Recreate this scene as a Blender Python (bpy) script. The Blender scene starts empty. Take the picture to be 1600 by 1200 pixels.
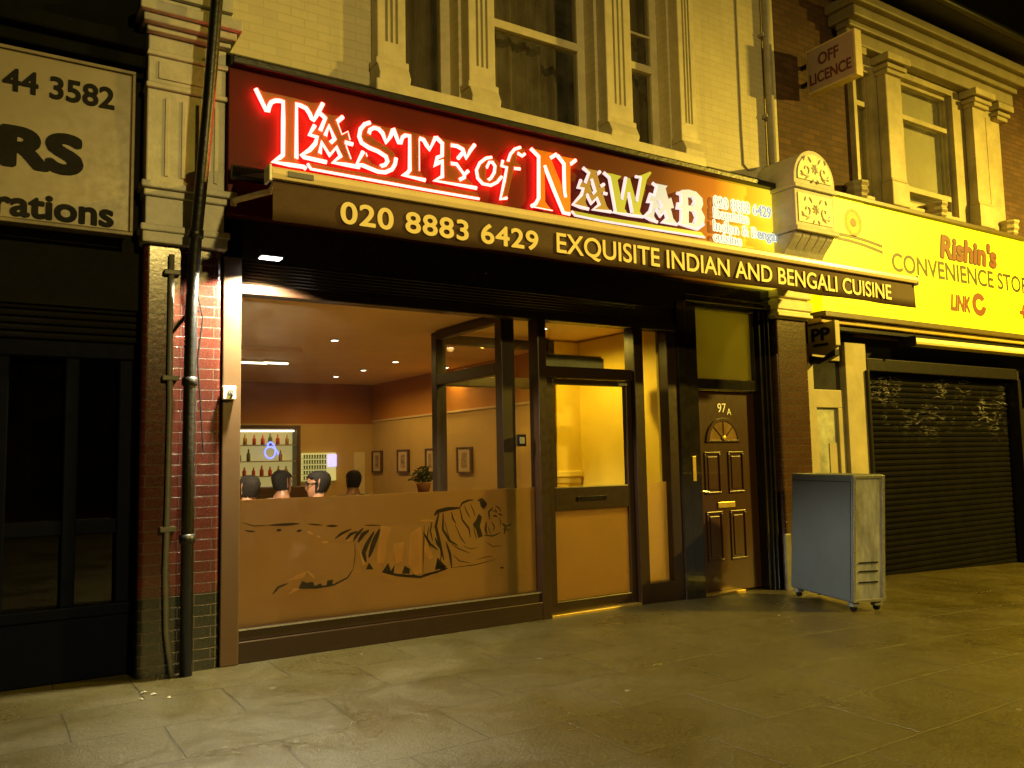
import bpy, bmesh, math, random
from mathutils import Vector, Matrix
from mathutils.geometry import tessellate_polygon
PI = math.pi
random.seed(7)
C = bpy.context.scene
COL = C.collection

# ------------------------------------------------------------------ camera, world, lamps, exposure
CAM = Vector((0.0, -6.342, 1.45))
RGT = Vector((0.843713, -0.536430, -0.019779))
UPV = Vector((-0.030752, -0.085088, 0.995899))
FWD = Vector((0.535913, 0.839645, 0.088286))
cd = bpy.data.cameras.new("camera")
cam = bpy.data.objects.new("camera", cd)
COL.objects.link(cam)
cd.sensor_width = 36.0
cd.lens = 29.25
cd.clip_end = 500.0
cd.clip_start = 0.05
m = Matrix((RGT, UPV, -FWD)).transposed().to_4x4()
m.translation = CAM
cam.matrix_world = m
C.camera = cam

w = bpy.data.worlds.new("World")
C.world = w
w.use_nodes = True
wn = w.node_tree.nodes
sky = wn.new("ShaderNodeTexSky")
sky.sky_type = 'NISHITA'
sky.sun_disc = False
sky.sun_elevation = math.radians(-7)
sky.sun_rotation = math.radians(60)
bg = wn["Background"]
w.node_tree.links.new(sky.outputs[0], bg.inputs[0])
bg.inputs[1].default_value = 0.05

C.view_settings.view_transform = 'Standard'
C.view_settings.look = 'None'
C.view_settings.exposure = 0.0
C.view_settings.gamma = 1.0
C.cycles.use_denoising = True
C.cycles.max_bounces = 8
C.cycles.diffuse_bounces = 4
C.cycles.glossy_bounces = 4
C.cycles.transparent_max_bounces = 16
C.cycles.sample_clamp_indirect = 6.0
C.cycles.caustics_reflective = False
C.cycles.caustics_refractive = False


def lamp(name, kind, loc, power, col, parent=None, target=None, **kw):
    ld = bpy.data.lights.new(name, kind)
    ld.energy = power
    ld.color = col
    for k, v in kw.items():
        setattr(ld, k, v)
    o = bpy.data.objects.new(name, ld)
    COL.objects.link(o)
    o.location = loc
    if target is not None:
        o.rotation_euler = (Vector(target) - Vector(loc)).to_track_quat('-Z', 'Y').to_euler()
    if parent is not None:
        o.parent = parent
        o.matrix_parent_inverse = parent.matrix_world.inverted()
    return o


SODIUM = (1.0, 0.665, 0.068)
# the street lamps that light the terrace (lantern heads over the road and the far pavement, out of the picture)
lamp("street_lamp_light", 'AREA', (16.0, -7.2, 7.12), 7600, SODIUM, target=(15.95, -6.9, 0), shape='DISK', size=0.5)
lamp("street_lamp_light", 'AREA', (2.8, -11.2, 6.5), 1250, (1.0, 0.71, 0.18), target=(2.8, -9.2, 0), shape='DISK', size=0.4)


# ------------------------------------------------------------------ helpers
def ray(px, py):
    return FWD * 1300 + RGT * (px - 800) - UPV * (py - 600)


def at(px, py, Y):
    """(X, Z) of the point that stands at depth Y on the sight line of a photograph pixel."""
    d = ray(px, py)
    t = (Y - CAM.y) / d.y
    return (CAM.x + d.x * t, CAM.z + d.z * t)


def onz(px, py, z):
    d = ray(px, py)
    t = (z - CAM.z) / d.z
    return (CAM.x + d.x * t, CAM.y + d.y * t)


def gz(x):
    """height of the pavement, which falls gently to the right"""
    return -0.032 * max(0.0, x - 5.6)


class MB:
    def __init__(self):
        self.bm = bmesh.new()

    def box(self, x0, x1, y0, y1, z0, z1):
        vs = [self.bm.verts.new(p) for p in
              ((x0, y0, z0), (x1, y0, z0), (x1, y1, z0), (x0, y1, z0), (x0, y0, z1), (x1, y0, z1), (x1, y1, z1), (x0, y1, z1))]
        for f in ((3, 2, 1, 0), (4, 5, 6, 7), (0, 1, 5, 4), (1, 2, 6, 5), (2, 3, 7, 6), (3, 0, 4, 7)):
            self.bm.faces.new([vs[i] for i in f])
        return self

    def quad(self, *pts):
        self.bm.faces.new([self.bm.verts.new(p) for p in pts])
        return self

    def plate(self, outer, y0, y1, holes=()):
        """polygon in (x, z), solid between depths y0 and y1"""
        loops = [list(outer)] + [list(h) for h in holes]
        flat = [p for lo in loops for p in lo]
        tris = tessellate_polygon([[Vector((p[0], p[1], 0)) for p in lo] for lo in loops])
        a = [self.bm.verts.new((p[0], y0, p[1])) for p in flat]
        b = [self.bm.verts.new((p[0], y1, p[1])) for p in flat]
        for t in tris:
            try:
                self.bm.faces.new([a[i] for i in t])
                self.bm.faces.new([b[i] for i in reversed(t)])
            except ValueError:
                pass
        k = 0
        for lo in loops:
            n = len(lo)
            for i in range(n):
                j = (i + 1) % n
                try:
                    self.bm.faces.new((a[k + i], a[k + j], b[k + j], b[k + i]))
                except ValueError:
                    pass
            k += n
        return self

    def xprism(self, prof, x0, x1):
        """profile in (y, z) swept along x"""
        a = [self.bm.verts.new((x0, p[0], p[1])) for p in prof]
        b = [self.bm.verts.new((x1, p[0], p[1])) for p in prof]
        n = len(prof)
        self.caps(a, b)
        for i in range(n):
            j = (i + 1) % n
            self.bm.faces.new((a[i], a[j], b[j], b[i]))
        return self

    def caps(self, a, b):
        tris = tessellate_polygon([[v.co.copy() for v in a]])
        for t in tris:
            try:
                self.bm.faces.new([a[i] for i in t])
                self.bm.faces.new([b[i] for i in reversed(t)])
            except ValueError:
                pass

    def tube(self, pts, r, seg=10, closed=False):
        pts = [Vector(p) for p in pts]
        n = len(pts)
        rr = r if isinstance(r, (list, tuple)) else [r] * n
        rings = []
        prev = None
        for i, p in enumerate(pts):
            if i == 0:
                t = pts[1] - pts[0]
            elif i == n - 1:
                t = pts[-1] - pts[-2]
            else:
                t = (pts[i] - pts[i - 1]).normalized() + (pts[i + 1] - pts[i]).normalized()
            if t.length < 1e-6:
                t = pts[i] - pts[i - 1]
            t.normalize()
            ref = Vector((0, 1, 0)) if abs(t.y) < 0.9 else Vector((1, 0, 0))
            u = t.cross(ref).normalized()
            v = t.cross(u)
            rings.append([self.bm.verts.new(p + u * rr[i] * math.cos(2 * PI * k / seg) + v * rr[i] * math.sin(2 * PI * k / seg)) for k in range(seg)])
        for a, b in zip(rings, rings[1:]):
            for k in range(seg):
                l = (k + 1) % seg
                self.bm.faces.new((a[k], a[l], b[l], b[k]))
        self.bm.faces.new(list(reversed(rings[0])))
        self.bm.faces.new(rings[-1])
        return self

    def lathe(self, c, prof, seg=20, axis='Z'):
        """prof: (radius, height) pairs turned round an axis through c"""
        c = Vector(c)
        rings = []
        for r, h in prof:
            ring = []
            for k in range(seg):
                ca, sa = math.cos(2 * PI * k / seg) * r, math.sin(2 * PI * k / seg) * r
                d = {'Z': (ca, sa, h), 'Y': (ca, h, sa), 'X': (h, ca, sa)}[axis]
                ring.append(self.bm.verts.new(c + Vector(d)))
            rings.append(ring)
        for a, b in zip(rings, rings[1:]):
            for k in range(seg):
                l = (k + 1) % seg
                self.bm.faces.new((a[k], a[l], b[l], b[k]))
        self.bm.faces.new(list(reversed(rings[0])))
        self.bm.faces.new(rings[-1])
        return self

    def build(self, name, material, parent=None, bevel=0.0, smooth=False, seg=2):
        bmesh.ops.recalc_face_normals(self.bm, faces=self.bm.faces)
        me = bpy.data.meshes.new(name)
        self.bm.to_mesh(me)
        self.bm.free()
        if material is not None:
            me.materials.append(material)
        o = bpy.data.objects.new(name, me)
        COL.objects.link(o)
        if smooth:
            for p in me.polygons:
                p.use_smooth = True
        if bevel:
            b = o.modifiers.new("bevel", 'BEVEL')
            b.width = bevel
            b.segments = seg
            b.limit_method = 'ANGLE'
            b.angle_limit = math.radians(40)
        if parent is not None:
            hang(o, parent)
        return o


def top_of(o):
    while o.parent:
        o = o.parent
    return o


def hang(o, parent):
    o.parent = parent
    inv = Matrix.Identity(4)
    p = parent
    chain = []
    while p is not None:
        chain.append(p)
        p = p.parent
    root = chain[-1]
    if parent is root:
        inv = Matrix.Translation(root.location).inverted() if root.type == 'EMPTY' else Matrix.Identity(4)
    o.matrix_parent_inverse = inv


def tag(o, label, cat, group=None):
    o["label"] = label
    o["category"] = cat
    if group:
        o["group"] = group
    return o


def thing(name, label, cat, loc, group=None):
    o = bpy.data.objects.new(name, None)
    o.empty_display_size = 0.1
    COL.objects.link(o)
    o.location = loc
    return tag(o, label, cat, group)


def structure(o):
    o["kind"] = "structure"
    return o


def box(name, mt, parent, b, bevel=0.0):
    return MB().box(*b).build(name, mt, parent, bevel)


# ---- text
def glyph_mesh(s, bold, shear, spacing):
    cu = bpy.data.curves.new("glyphs", 'FONT')
    cu.body = s
    cu.size = 1.0
    cu.shear = shear
    cu.offset = bold
    cu.space_character = spacing
    cu.resolution_u = 5
    t = bpy.data.objects.new("glyphs", cu)
    COL.objects.link(t)
    me = bpy.data.meshes.new_from_object(t.evaluated_get(bpy.context.evaluated_depsgraph_get()))
    bpy.data.objects.remove(t)
    bpy.data.curves.remove(cu)
    return me


def text_box(s, bold=0.0, spacing=1.0, shear=0.0):
    me = glyph_mesh(s, 0.0, shear, spacing)
    xs = [v.co.x for v in me.vertices]
    ys = [v.co.y for v in me.vertices]
    bpy.data.meshes.remove(me)
    return min(xs), max(xs), min(ys), max(ys)


def lettering(name, s, x0, x1, z0, z1, Y, mt, parent, bold=0.0, depth=0.002, axis='Y', shear=0.0, fitbox=None, spacing=1.0):
    """flat letters fitted into a box on a wall, one object a word: axis 'Y' faces the street, axis 'X' faces left (x0, x1 are then Y values);
    bold thickens every stroke by stacking thin copies a little apart"""
    words = s.split(" ")
    made = []
    full = text_box(s, 0, spacing, shear)
    bx0, bx1, by0, by1 = fitbox or full
    sx = (x1 - x0) / (bx1 - bx0)
    sz = (z1 - z0) / (by1 - by0)
    pre = ""
    for wd in words:
        pre = (pre + " " + wd) if pre else wd
        me = glyph_mesh(wd, 0.0, shear, spacing)
        wmax = max(v.co.x for v in me.vertices)
        shift = text_box(pre, 0, spacing, shear)[1] - wmax
        src = bmesh.new()
        src.from_mesh(me)
        bmesh.ops.remove_doubles(src, verts=src.verts, dist=1e-5)
        out = bmesh.new()
        steps = [(0, 0)]
        if bold > 0:
            nb = 8 if bold < 0.03 else 16
            steps += [(bold * math.cos(2 * PI * i / nb), bold * math.sin(2 * PI * i / nb)) for i in range(nb)]
        for i, (ox, oz) in enumerate(steps):
            off = i * 0.00012
            d1 = Y - depth - off
            for lay in ((d1,) if i else (d1,)):
                mp = {}
                for v in src.verts:
                    a = x0 + (v.co.x + ox + shift - bx0) * sx
                    b = z0 + (v.co.y + oz - by0) * sz
                    mp[v] = (out.verts.new((a, lay, b) if axis == 'Y' else (lay, a, b)), out.verts.new((a, Y, b) if axis == 'Y' else (Y, a, b)))
                for f in src.faces:
                    out.faces.new([mp[v][0] for v in f.verts])
                for e in src.edges:
                    if len(e.link_faces) == 1:
                        a, b = e.verts
                        out.faces.new((mp[a][0], mp[b][0], mp[b][1], mp[a][1]))
        loose = [v for v in out.verts if not v.link_faces]
        bmesh.ops.delete(out, geom=loose, context='VERTS')
        bmesh.ops.recalc_face_normals(out, faces=out.faces)
        out.to_mesh(me)
        out.free()
        src.free()
        me.name = name
        me.materials.clear()
        me.materials.append(mt)
        o = bpy.data.objects.new(name, me)
        COL.objects.link(o)
        if parent is not None:
            hang(o, parent)
        made.append(o)
    return made


CAP = text_box('E')[3]

# ------------------------------------------------------------------ materials
def base_mat(name):
    mt = bpy.data.materials.new(name)
    mt.use_nodes = True
    nt = mt.node_tree
    b = nt.nodes["Principled BSDF"]
    return mt, nt, b


def N(nt, t, **kw):
    n = nt.nodes.new(t)
    for k, v in kw.items():
        setattr(n, k, v)
    return n


def L(nt, a, b):
    nt.links.new(a, b)


def mixc(nt, fac, a, b, blend='MIX'):
    n = N(nt, "ShaderNodeMix", data_type='RGBA', blend_type=blend)
    for s, v in ((n.inputs[0], fac), (n.inputs[6], a), (n.inputs[7], b)):
        if hasattr(v, 'links'):
            L(nt, v, s)
        elif isinstance(v, (int, float)):
            s.default_value = v
        else:
            s.default_value = (*v[:3], 1)
    return n.outputs[2]


def ramp(nt, fac, stops):
    n = N(nt, "ShaderNodeValToRGB")
    e = n.color_ramp.elements
    while len(e) < len(stops):
        e.new(0.5)
    for x, (p, c) in zip(e, stops):
        x.position = p
        x.color = (*c, 1) if len(c) == 3 else c
    L(nt, fac, n.inputs[0])
    return n.outputs[0]


def noise(nt, vec, scale, detail=4, rough=0.55, dist=0.0):
    n = N(nt, "ShaderNodeTexNoise")
    n.inputs["Scale"].default_value = scale
    n.inputs["Detail"].default_value = detail
    n.inputs["Roughness"].default_value = rough
    n.inputs["Distortion"].default_value = dist
    if vec is not None:
        L(nt, vec, n.inputs["Vector"])
    return n.outputs["Fac"]


def objco(nt):
    return N(nt, "ShaderNodeTexCoord").outputs["Object"]


def scaled(nt, vec, s):
    n = N(nt, "ShaderNodeMapping")
    n.inputs["Scale"].default_value = s
    L(nt, vec, n.inputs["Vector"])
    return n.outputs[0]


def rng(nt, v, a, b, c, d):
    n = N(nt, "ShaderNodeMapRange")
    n.inputs[1].default_value, n.inputs[2].default_value, n.inputs[3].default_value, n.inputs[4].default_value = a, b, c, d
    L(nt, v, n.inputs[0])
    return n.outputs[0]


def bump(nt, b, h, strength, dist=0.01):
    n = N(nt, "ShaderNodeBump")
    n.inputs["Strength"].default_value = strength
    n.inputs["Distance"].default_value = dist
    L(nt, h, n.inputs["Height"])
    L(nt, n.outputs[0], b.inputs["Normal"])


def plain(name, col, rough=0.5, metal=0.0, var=0.25, scale=5.0, bmp=0.0, bscale=60.0, coat=0.0, stretch=(1, 1, 1), spec=0.5):
    """a painted or bare surface with patchy wear in colour and gloss"""
    mt, nt, b = base_mat(name)
    v = scaled(nt, objco(nt), stretch)
    f = noise(nt, v, scale, 6, 0.65)
    f2 = noise(nt, v, scale * 7, 3, 0.6)
    lo = [c * (1 - var) for c in col]
    hi = [min(1, c * (1 + var)) for c in col]
    c1 = mixc(nt, rng(nt, f, 0.3, 0.7, 0, 1), lo, hi)
    L(nt, mixc(nt, rng(nt, f2, 0.5, 0.8, 0, var * 0.7), c1, [c * 0.6 for c in col]), b.inputs["Base Color"])
    L(nt, rng(nt, f2, 0.3, 0.7, max(0.03, rough - 0.035), min(1, rough + 0.035)), b.inputs["Roughness"])
    b.inputs["Metallic"].default_value = metal
    b.inputs["Coat Weight"].default_value = coat
    b.inputs["Specular IOR Level"].default_value = spec
    if bmp:
        bump(nt, b, noise(nt, v, bscale, 5), bmp)
    return mt


def emit(name, col, strength, base=(0.5, 0.5, 0.5)):
    mt, nt, b = base_mat(name)
    b.inputs["Base Color"].default_value = (*base, 1)
    b.inputs["Emission Color"].default_value = (*col, 1)
    b.inputs["Emission Strength"].default_value = strength
    b.inputs["Roughness"].default_value = 0.4
    return mt


def brick(name, c1, c2, mortar, bw=0.225, bh=0.075, ms=0.008, rough=0.8, coat=0.0, low=None, zlow=0.0, bmp=0.6, offset=0.5, dirt=0.3):
    """bricks laid on any upright face; low gives a second colour below zlow"""
    mt, nt, b = base_mat(name)
    co = objco(nt)
    sp = N(nt, "ShaderNodeSeparateXYZ")
    L(nt, co, sp.inputs[0])
    add = N(nt, "ShaderNodeMath", operation='ADD')
    L(nt, sp.outputs[0], add.inputs[0])
    L(nt, sp.outputs[1], add.inputs[1])
    cb = N(nt, "ShaderNodeCombineXYZ")
    L(nt, add.outputs[0], cb.inputs[0])
    L(nt, sp.outputs[2], cb.inputs[1])
    # a little waviness so the courses are not ruler straight
    wv = N(nt, "ShaderNodeVectorMath", operation='MULTIPLY_ADD')
    nz = N(nt, "ShaderNodeTexNoise")
    nz.inputs["Scale"].default_value = 3.0
    L(nt, co, nz.inputs["Vector"])
    L(nt, nz.outputs["Color"], wv.inputs[0])
    wv.inputs[1].default_value = (0.008, 0.008, 0.0)
    L(nt, cb.outputs[0], wv.inputs[2])
    bt = N(nt, "ShaderNodeTexBrick", offset=offset)
    bt.inputs["Scale"].default_value = 1.0
    bt.inputs["Brick Width"].default_value = bw
    bt.inputs["Row Height"].default_value = bh
    bt.inputs["Mortar Size"].default_value = ms
    bt.inputs["Mortar Smooth"].default_value = 0.25
    bt.inputs["Bias"].default_value = 0.0
    bt.inputs["Color1"].default_value = (*c1, 1)
    bt.inputs["Color2"].default_value = (*c2, 1)
    bt.inputs["Mortar"].default_value = (*mortar, 1)
    L(nt, wv.outputs[0], bt.inputs["Vector"])
    col = bt.outputs["Color"]
    if low:
        lz = rng(nt, sp.outputs[2], zlow - 0.004, zlow + 0.004, 1, 0)
        inv = N(nt, "ShaderNodeMath", operation='SUBTRACT')
        inv.inputs[0].default_value = 1.0
        L(nt, bt.outputs["Fac"], inv.inputs[1])
        mu = N(nt, "ShaderNodeMath", operation='MULTIPLY')
        L(nt, lz, mu.inputs[0])
        L(nt, inv.outputs[0], mu.inputs[1])
        col = mixc(nt, mu.outputs[0], col, low)
    d = noise(nt, co, 2.5, 7, 0.7)
    col = mixc(nt, rng(nt, d, 0.42, 0.75, 0, dirt), col, [c * 0.35 for c in c1])
    st_ = noise(nt, scaled(nt, co, (5.0, 5.0, 0.35)), 1.4, 5, 0.6)
    col = mixc(nt, rng(nt, st_, 0.5, 0.72, 0, dirt * 1.3), col, [c * 0.45 for c in c1])
    L(nt, col, b.inputs["Base Color"])
    b.inputs["Coat Weight"].default_value = coat
    b.inputs["Coat Roughness"].default_value = 0.12
    fine = noise(nt, co, 90, 3)
    L(nt, rng(nt, fine, 0.3, 0.7, rough - 0.06, rough + 0.06), b.inputs["Roughness"])
    h = N(nt, "ShaderNodeMath", operation='MULTIPLY_ADD')
    L(nt, bt.outputs["Fac"], h.inputs[0])
    h.inputs[1].default_value = -1.0
    L(nt, rng(nt, noise(nt, co, 28, 4), 0, 1, 0, 0.35), h.inputs[2])
    bump(nt, b, h.outputs[0], bmp, 0.006)
    return mt


def clear_glass(name, tint=(1, 1, 1), dirt=0.02):
    """a pane: sharp reflections by angle over clear glass, with a thin film of grime"""
    mt = bpy.data.materials.new(name)
    mt.use_nodes = True
    nt = mt.node_tree
    nt.nodes.clear()
    out = N(nt, "ShaderNodeOutputMaterial")
    tr = N(nt, "ShaderNodeBsdfTransparent")
    tr.inputs[0].default_value = (*tint, 1)
    gl = N(nt, "ShaderNodeBsdfGlossy")
    gl.inputs["Roughness"].default_value = 0.03
    df = N(nt, "ShaderNodeBsdfDiffuse")
    df.inputs[0].default_value = (0.5, 0.48, 0.42, 1)
    ge = N(nt, "ShaderNodeNewGeometry")
    dt = N(nt, "ShaderNodeVectorMath", operation='DOT_PRODUCT')
    L(nt, ge.outputs["Incoming"], dt.inputs[0])
    L(nt, ge.outputs["Normal"], dt.inputs[1])
    ab = N(nt, "ShaderNodeMath", operation='ABSOLUTE')
    L(nt, dt.outputs["Value"], ab.inputs[0])
    om = N(nt, "ShaderNodeMath", operation='SUBTRACT')
    om.inputs[0].default_value = 1.0
    L(nt, ab.outputs[0], om.inputs[1])
    pw = N(nt, "ShaderNodeMath", operation='POWER')
    L(nt, om.outputs[0], pw.inputs[0])
    pw.inputs[1].default_value = 5.0
    fr = N(nt, "ShaderNodeMath", operation='MULTIPLY_ADD')
    L(nt, pw.outputs[0], fr.inputs[0])
    fr.inputs[1].default_value = 0.96
    fr.inputs[2].default_value = 0.04
    m1 = N(nt, "ShaderNodeMixShader")
    L(nt, fr.outputs[0], m1.inputs[0])
    L(nt, tr.outputs[0], m1.inputs[1])
    L(nt, gl.outputs[0], m1.inputs[2])
    m2 = N(nt, "ShaderNodeMixShader")
    L(nt, rng(nt, noise(nt, objco(nt), 3.5, 6, 0.65), 0.35, 0.8, dirt * 0.3, dirt * 2), m2.inputs[0])
    L(nt, m1.outputs[0], m2.inputs[1])
    L(nt, df.outputs[0], m2.inputs[2])
    L(nt, m2.outputs[0], out.inputs[0])
    return mt


def film(name, col, clear=0.06):
    """frosted window film: lets light through, scattered"""
    mt = bpy.data.materials.new(name)
    mt.use_nodes = True
    nt = mt.node_tree
    nt.nodes.clear()
    out = N(nt, "ShaderNodeOutputMaterial")
    tl = N(nt, "ShaderNodeBsdfTranslucent")
    f = noise(nt, objco(nt), 3.0, 6, 0.6)
    L(nt, mixc(nt, f, [c * 0.85 for c in col], col), tl.inputs[0])
    df = N(nt, "ShaderNodeBsdfDiffuse")
    df.inputs[0].default_value = (*[c * 0.8 for c in col], 1)
    tr = N(nt, "ShaderNodeBsdfTransparent")
    a = N(nt, "ShaderNodeMixShader")
    a.inputs[0].default_value = 0.07
    L(nt, tl.outputs[0], a.inputs[1])
    L(nt, df.outputs[0], a.inputs[2])
    b2 = N(nt, "ShaderNodeMixShader")
    b2.inputs[0].default_value = clear
    L(nt, a.outputs[0], b2.inputs[1])
    L(nt, tr.outputs[0], b2.inputs[2])
    L(nt, b2.outputs[0], out.inputs[0])
    return mt


def pavement_mat():
    mt, nt, b = base_mat("wet_paving")
    co = objco(nt)
    br = N(nt, "ShaderNodeTexBrick", offset=0.5)
    br.inputs["Scale"].default_value = 1.0
    br.inputs["Brick Width"].default_value = 0.92
    br.inputs["Row Height"].default_value = 0.62
    br.inputs["Mortar Size"].default_value = 0.008
    br.inputs["Mortar Smooth"].default_value = 0.4
    br.inputs["Color1"].default_value = (0.042, 0.034, 0.0115, 1)
    br.inputs["Color2"].default_value = (0.031, 0.0248, 0.008, 1)
    br.inputs["Mortar"].default_value = (0.007, 0.006, 0.003, 1)
    wv = N(nt, "ShaderNodeVectorMath", operation='MULTIPLY_ADD')
    nz = N(nt, "ShaderNodeTexNoise")
    nz.inputs["Scale"].default_value = 1.7
    L(nt, co, nz.inputs["Vector"])
    L(nt, nz.outputs["Color"], wv.inputs[0])
    wv.inputs[1].default_value = (0.035, 0.03, 0)
    L(nt, co, wv.inputs[2])
    L(nt, wv.outputs[0], br.inputs["Vector"])
    big = noise(nt, co, 0.9, 6, 0.62, 0.4)
    mid = noise(nt, co, 7, 6, 0.68)
    fine = noise(nt, co, 70, 4, 0.75)
    c = mixc(nt, rng(nt, big, 0.30, 0.72, 0, 0.8), br.outputs["Color"], (0.021, 0.0165, 0.0050))
    c = mixc(nt, rng(nt, mid, 0.45, 0.8, 0, 0.5), c, (0.050, 0.040, 0.015))
    c = mixc(nt, rng(nt, fine, 0.52, 0.70, 0, 0.85), c, (0.13, 0.112, 0.048))
    c = mixc(nt, rng(nt, fine, 0.47, 0.30, 0, 0.85), c, (0.014, 0.012, 0.009))
    # trodden gum and pale flecks
    vo = N(nt, "ShaderNodeTexVoronoi", feature='F1')
    vo.inputs["Scale"].default_value = 2.6
    vo.inputs["Randomness"].default_value = 1.0
    L(nt, wv.outputs[0], vo.inputs["Vector"])
    c = mixc(nt, rng(nt, vo.outputs["Distance"], 0.035, 0.055, 0.4, 0), c, (0.22, 0.205, 0.18))
    L(nt, c, b.inputs["Base Color"])
    wet = noise(nt, co, 1.3, 5, 0.6, 0.6)
    L(nt, rng(nt, wet, 0.36, 0.64, 0.55, 0.26), b.inputs["Roughness"])
    b.inputs["Specular IOR Level"].default_value = 0.30
    h = N(nt, "ShaderNodeMath", operation='MULTIPLY_ADD')
    L(nt, br.outputs["Fac"], h.inputs[0])
    h.inputs[1].default_value = -0.6
    h2 = N(nt, "ShaderNodeMath", operation='MULTIPLY_ADD')
    L(nt, fine, h2.inputs[0])
    h2.inputs[1].default_value = 0.5
    L(nt, mid, h2.inputs[2])
    L(nt, h2.outputs[0], h.inputs[2])
    bump(nt, b, h.outputs[0], 0.75, 0.012)
    return mt


def two_tone(name, lowc, highc, z, rough=0.7):
    mt, nt, b = base_mat(name)
    co = objco(nt)
    sp = N(nt, "ShaderNodeSeparateXYZ")
    L(nt, co, sp.inputs[0])
    c = mixc(nt, rng(nt, sp.outputs[2], z - 0.004, z + 0.004, 0, 1), lowc, highc)
    c = mixc(nt, rng(nt, noise(nt, co, 3, 6), 0.4, 0.8, 0, 0.25), c, [v * 0.6 for v in lowc])
    L(nt, c, b.inputs["Base Color"])
    b.inputs["Roughness"].default_value = rough
    return mt


def sign_glow_panel():
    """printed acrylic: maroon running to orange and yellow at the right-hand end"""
    mt, nt, b = base_mat("glow_tinted_acrylic")
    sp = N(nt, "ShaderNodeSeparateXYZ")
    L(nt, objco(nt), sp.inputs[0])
    c = ramp(nt, rng(nt, sp.outputs[0], 1.5, 7.9, 0, 1), [(0.0, (0.075, 0.006, 0.004)), (0.50, (0.085, 0.010, 0.005)), (0.66, (0.13, 0.022, 0.005)), (0.80, (0.34, 0.085, 0.006)), (0.88, (0.62, 0.28, 0.010)), (0.95, (0.80, 0.55, 0.015))])  # orange and yellow end: glow of the lit text put into the colour
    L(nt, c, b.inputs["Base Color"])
    L(nt, ramp(nt, rng(nt, sp.outputs[0], 1.5, 7.9, 0, 1), [(0.68, (0, 0, 0)), (0.80, (0.24, 0.075, 0.002)), (0.875, (0.66, 0.44, 0.012)), (0.93, (0.85, 0.68, 0.03)), (1.0, (0.70, 0.50, 0.014))]), b.inputs["Emission Color"])  # the same glow put into the emission
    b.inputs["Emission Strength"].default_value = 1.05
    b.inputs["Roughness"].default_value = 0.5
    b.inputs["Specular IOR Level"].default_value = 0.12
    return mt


def shutter_mat():
    """dark steel slats with pale streaks in the colour of the upper part"""
    mt, nt, b = base_mat("streaked_shutter_steel")
    co = objco(nt)
    sp = N(nt, "ShaderNodeSeparateXYZ")
    L(nt, co, sp.inputs[0])
    a = noise(nt, scaled(nt, co, (1.6, 1, 5.5)), 1.6, 3, 0.5, 1.6)
    band = N(nt, "ShaderNodeMath", operation='SUBTRACT')
    L(nt, a, band.inputs[0])
    band.inputs[1].default_value = 0.52
    ab = N(nt, "ShaderNodeMath", operation='ABSOLUTE')
    L(nt, band.outputs[0], ab.inputs[0])
    line = rng(nt, ab.outputs[0], 0.002, 0.016, 0.5, 0)
    hi = rng(nt, sp.outputs[2], 1.45, 1.9, 0, 1)
    patch = rng(nt, noise(nt, co, 2.2, 3), 0.46, 0.6, 0, 1)
    m1 = N(nt, "ShaderNodeMath", operation='MULTIPLY')
    L(nt, line, m1.inputs[0])
    L(nt, hi, m1.inputs[1])
    m2 = N(nt, "ShaderNodeMath", operation='MULTIPLY')
    L(nt, m1.outputs[0], m2.inputs[0])
    L(nt, patch, m2.inputs[1])
    d = noise(nt, co, 3, 6, 0.7)
    c = mixc(nt, rng(nt, d, 0.3, 0.7, 0, 1), (0.0018, 0.0017, 0.0018), (0.0042, 0.0038, 0.0036))
    c = mixc(nt, m2.outputs[0], c, (0.30, 0.29, 0.32))  # pale streaks mixed in high on the slats
    L(nt, c, b.inputs["Base Color"])
    b.inputs["Specular IOR Level"].default_value = 0.02
    b.inputs["Roughness"].default_value = 0.6
    return mt


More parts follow.
